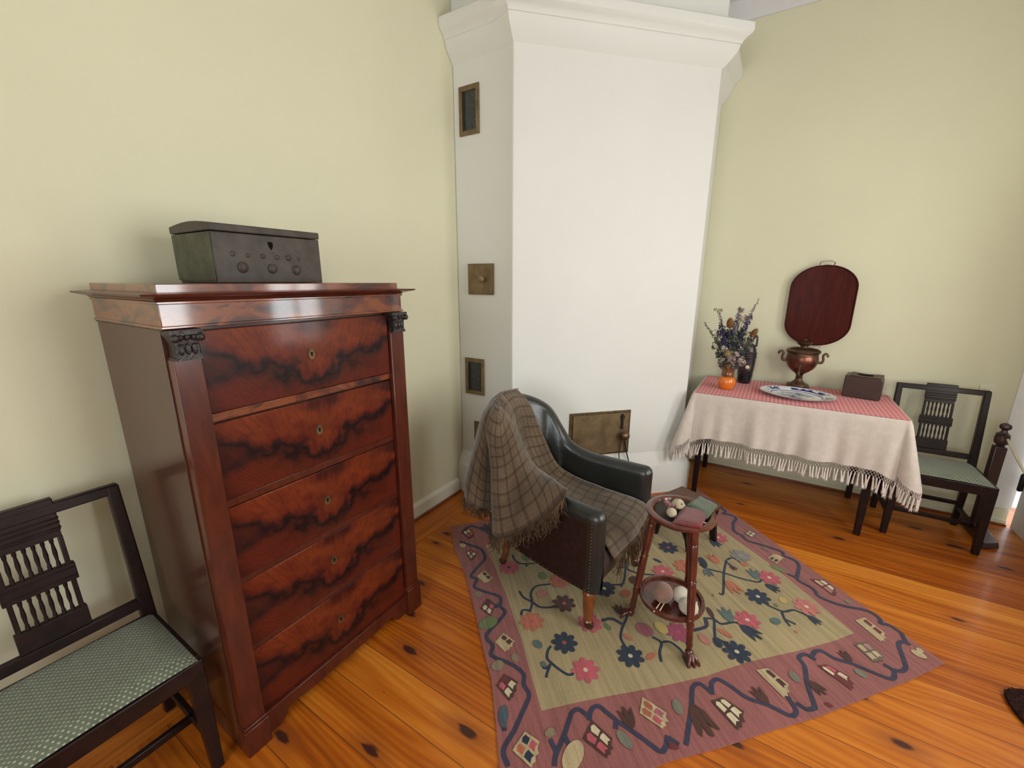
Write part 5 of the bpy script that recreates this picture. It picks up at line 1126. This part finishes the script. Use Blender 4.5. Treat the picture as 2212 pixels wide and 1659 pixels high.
# blue and white platter
pc = (3.365, -.190); pr = .30
m_china = None
def china():
    t = NT('blue_white_china'); o = t.obj(); sep = t.new('ShaderNodeSeparateXYZ'); t.link(o, sep.inputs[0])
    x = t.math('DIVIDE', sep.outputs[0], .180); y = t.math('DIVIDE', sep.outputs[1], .222)
    r = t.math('SQRT', t.math('ADD', t.math('MULTIPLY', x, x), t.math('MULTIPLY', y, y)))
    n1 = t.noise(o, 24, 2, .55, .6); n2 = t.noise(t.mapping(o, (3.0, 1, 1)), 17, 3, .6, .6); n0 = t.noise(o, 11, 2, .5)
    rim = t.math('MULTIPLY', t.math('GREATER_THAN', r, .74), t.math('LESS_THAN', r, .93))
    mot = t.math('MULTIPLY', rim, t.math('MULTIPLY', t.math('GREATER_THAN', n1, .47), t.math('GREATER_THAN', n0, .43)))
    line = t.math('MULTIPLY', t.math('GREATER_THAN', r, .655), t.math('LESS_THAN', r, .69)); line2 = t.math('GREATER_THAN', r, .975)
    cen = t.math('MULTIPLY', t.math('LESS_THAN', r, .50), t.math('GREATER_THAN', n2, .51))
    k = t.math('MINIMUM', 1.0, t.math('ADD', t.math('ADD', mot, t.math('MULTIPLY', line, .75)), t.math('ADD', t.math('MULTIPLY', cen, .8), t.math('MULTIPLY', line2, .4))))
    t.base(t.mix(k, (.80,.81,.82,1), (.022,.045,.19,1))); t.sp(.12, .5, 0, .6, .05); return t.m
m = MB(); prof = [(0, .004), (.60, .004), (.66, .006), (.70, .012), (.97, .024), (1.0, .0255), (.99, .0225), (.72, .006), (.62, 0), (0, 0)]
G = []
for f, h in prof: G.append([(f*.180*math.cos(2*PI*j/64), f*.222*math.sin(2*PI*j/64), h) for j in range(64)])
m.grid(G, closeu=True)
pl_ = m.build('platter', china(), smooth=50); pl_.location = (pc[0], pc[1], ZT2+.0003); pl_.rotation_euler = (0, 0, -.22)
tag(pl_, 'oval blue and white china platter near the front edge of the striped cloth', 'platter')
# dark wooden caddy
m_lidw = simple('faded_wood', (.085,.060,.042,1), .5, .3, var=.2, vs_=25)
bx2 = thing('wooden_caddy', 'dark lidded wooden box with a dipped top at the right end of the table', 'box', (3.60, -.568, ZT2), -.20, local=True)
m = MB(); hw = .100; dp = .075
prof = [(-hw+.008, 0), (hw-.008, 0), (hw, .008), (hw, .128), (hw-.018, .146), (-hw, .146), (-hw, .008)]
m.prism([(-y, z) for y, z in prof][::-1], -dp, dp, to=lambda y, z, x: (x, y, z)); m.build('box_body', wood_dark('caddy_wood', (.022,.008,.006,1), (.050,.018,.012,1), (5,5,9), .45, .2), parent=bx2, bevel=.004)
m = MB(); P = [(-.096, .1465), (.080, .1465), (.074, .1525)] + [(.06-.12*k/10, .1525 - .0045*math.sin(PI*k/10)) for k in range(11)] + [(-.094, .1525)]
m.prism(P, -dp+.004, dp-.004, to=lambda y, z, x: (x, y, z)); m.build('lid', m_lidw, parent=bx2, bevel=.0015, label='faded greyish lid')
m = MB(); m.box(-.028, .028, -.045, .045, .1500, .1505); m.build('lid_recess', m_black, parent=bx2)
m = MB(); m.box(-dp+.003, dp-.003, hw-.0005, hw+.0012, .012, .126); m.build('end_panel', m_lidw, parent=bx2, label='faded greyish left end')
# oval tray hanging on the wall
ty, tz = -.262, 1.377; hw, hh = .196, .286
tr = thing('oval_tray', 'dark red mahogany oval serving tray with silver handles hanging above the samovar', 'tray', (3.775, ty, tz))
out = []
for s, z in ((1, 1), (-1, -1)):
    for k in range(25):
        a = PI*k/24 if s > 0 else PI + PI*k/24
        out.append((hw*math.cos(a)*1.0, z*(hh-.155) + .155*math.sin(a)))
m = MB(); m.prism([(ty+u, tz+v) for u, v in out], XR-.034, XR-.024, to=lambda y, z, x: (x, y, z))
b = m.build('tray_board', m_tray, parent=tr, bevel=.002)
m = MB()
ring = [(XR-.037, ty+u*.985, tz+v*.985) for u, v in out]; m.tube(ring + [ring[0]], .0045, 6, caps=False); m.build('tray_rim', m_tray, parent=tr, smooth=60)
for s in (1, -1):
    m = MB(); zc = tz + s*(hh-.006)
    m.tube(catmull([(XR-.036, ty+.038, zc), (XR-.052, ty+.040, zc+s*.024), (XR-.056, ty, zc+s*.032), (XR-.052, ty-.040, zc+s*.024), (XR-.036, ty-.038, zc)], 5), .0042, 8)
    m.box(XR-.037, XR-.033, ty-.045, ty+.045, min(zc-s*.002, zc+s*.006), max(zc-s*.002, zc+s*.006)); m.build('tray_handle', m_silver, parent=tr, smooth=60)
m = MB(); m.box(XR-.024, XR-.0005, ty-.02, ty+.02, tz+.18, tz+.21); m.build('wall_hook', m_iron, parent=tr)
# wall socket
so_ = thing('wall_socket', 'pale double wall socket right of the chair back', 'wall socket', (XR, -1.20, .865))
m = MB(); m.box(XR-.009, XR-.0004, -1.245, -1.170, .845, .915); m.build('cover_plate', m_socket, parent=so_, bevel=.004)
for y in (-1.226, -1.190):
    m = MB(); m.lathe([(.0155, 0), (.0155, .002), (.013, .0022), (.012, 0.0008), (0, .0008)], 18, (XR-.0092, y, .880), (-1, 0, 0)); m.build('outlet', m_socket, parent=so_, smooth=50)
# ================================================================ rope barrier post by the door
bp = thing('barrier_post', 'dark turned barrier post with knob top beside the right chair', 'barrier post', (3.49, -1.245, 0))
rt = -.3515; px = 3.52; py = px*rt
m = MB(); m.add([(3.345, -1.232, .001), (3.405, -1.318, .001), (3.70, -1.318, .001), (3.70, -1.215, .001), (3.355, -1.235, .034), (3.412, -1.312, .034), (3.69, -1.312, .040), (3.69, -1.220, .040)], [(3,2,1,0),(4,5,6,7),(0,1,5,4),(1,2,6,5),(2,3,7,6),(3,0,4,7)])
m.build('foot', m_postm, parent=bp, bevel=.004)
m = MB(); m.box(px-.026, px+.026, py-.026, py+.026, .038, .60); m.build('shaft', m_postm, parent=bp, bevel=.004)
m = MB(); m.lathe([(.024, .6005), (.018, .606), (.020, .612), (.031, .622), (.034, .650), (.030, .672), (.033, .678), (.020, .684), (.013, .695), (.013, .702), (.023, .710), (.027, .722), (.022, .736), (.010, .744), (0, .746)], 28, (px, py, 0)); m.build('knob', m_postm, parent=bp, smooth=45)
A = Vector((px-.030, py-.012, .655))
E_ = Vector((2.05, -1.47, .62)); pts = []
for k in range(25):
    t = k/24; p = A.lerp(E_, t); p.z -= 4*.26*t*(1-t); pts.append(p)
m = MB(); m.tube(pts, .0065, 8); rp_ = m.build('barrier_rope', m_rope, smooth=60); tag(rp_, 'cream rope sagging from the dark post past the white door', 'rope')
b2 = thing('barrier_post', 'second dark barrier post out at the right beside the window wall', 'barrier post', (2.01, -1.48, 0))
m = MB(); m.box(1.94, 2.10, -1.53, -1.43, .001, .034); m.build('foot', m_postm, parent=b2, bevel=.004)
m = MB(); m.box(1.99, 2.035, -1.503, -1.457, .0345, .60); m.build('shaft', m_postm, parent=b2, bevel=.004)
m = MB(); m.lathe([(.024, .6005), (.018, .606), (.031, .622), (.034, .650), (.030, .672), (.020, .684), (.013, .695), (.023, .710), (.027, .722), (.010, .744), (0, .746)], 24, (2.0125, -1.48, 0)); m.build('knob', m_postm, parent=b2, smooth=45)
# dark shaggy mat poking into the frame at the right
m = MB(); P = []
poly = [(2.112,-.948), (2.095,-.940), (2.05,-.938), (1.99,-.947), (1.90,-.985), (1.82,-1.10), (1.86,-1.30), (2.06,-1.30), (2.20,-1.15), (2.165,-1.035), (2.135,-.975)]
m.prism(poly, .0012, .016)
for k in range(900):
    a = random.random()*len(poly); i = int(a); f = a-i; p = Vector(poly[i]).lerp(Vector(poly[(i+1) % len(poly)]), f); c = Vector((2.02, -1.13)); p = p.lerp(c, random.random()**2*.9)
    d = Vector((random.uniform(-1,1), random.uniform(-1,1), random.uniform(.3,1))).normalized()*.012; b = Vector((p.x, p.y, .012)); s = Vector((d.y, -d.x, 0)).normalized()*.0016
    m.add([b-s, b+s, b+d], [(0,1,2)])
mt = m.build('floor_mat', m_mat, recalc=False); tag(mt, 'dark shaggy brown mat at the right edge of the floor', 'mat')

# ---------------------------------------------------------------- shared group phrases for the repeats
GR = {'side_chair': 'matching dark side chairs with sage seats', 'yarn_ball': 'balls of yarn on the side table', 'knitting_needle': 'pale knitting needles on the lower tray', 'knitted_swatch': 'knitted pieces on the side table top',
      'teasel': 'teasel heads in the dried bouquet', 'flower_spike': 'dried flower spikes in the bouquet', 'flower_cluster': 'dried flower clusters in the bouquet', 'barrier_post': 'dark wooden rope barrier posts'}
for o in list(C.objects):
    if o.parent is None and o.name.split('.')[0] in GR: o['group'] = GR[o.name.split('.')[0]]
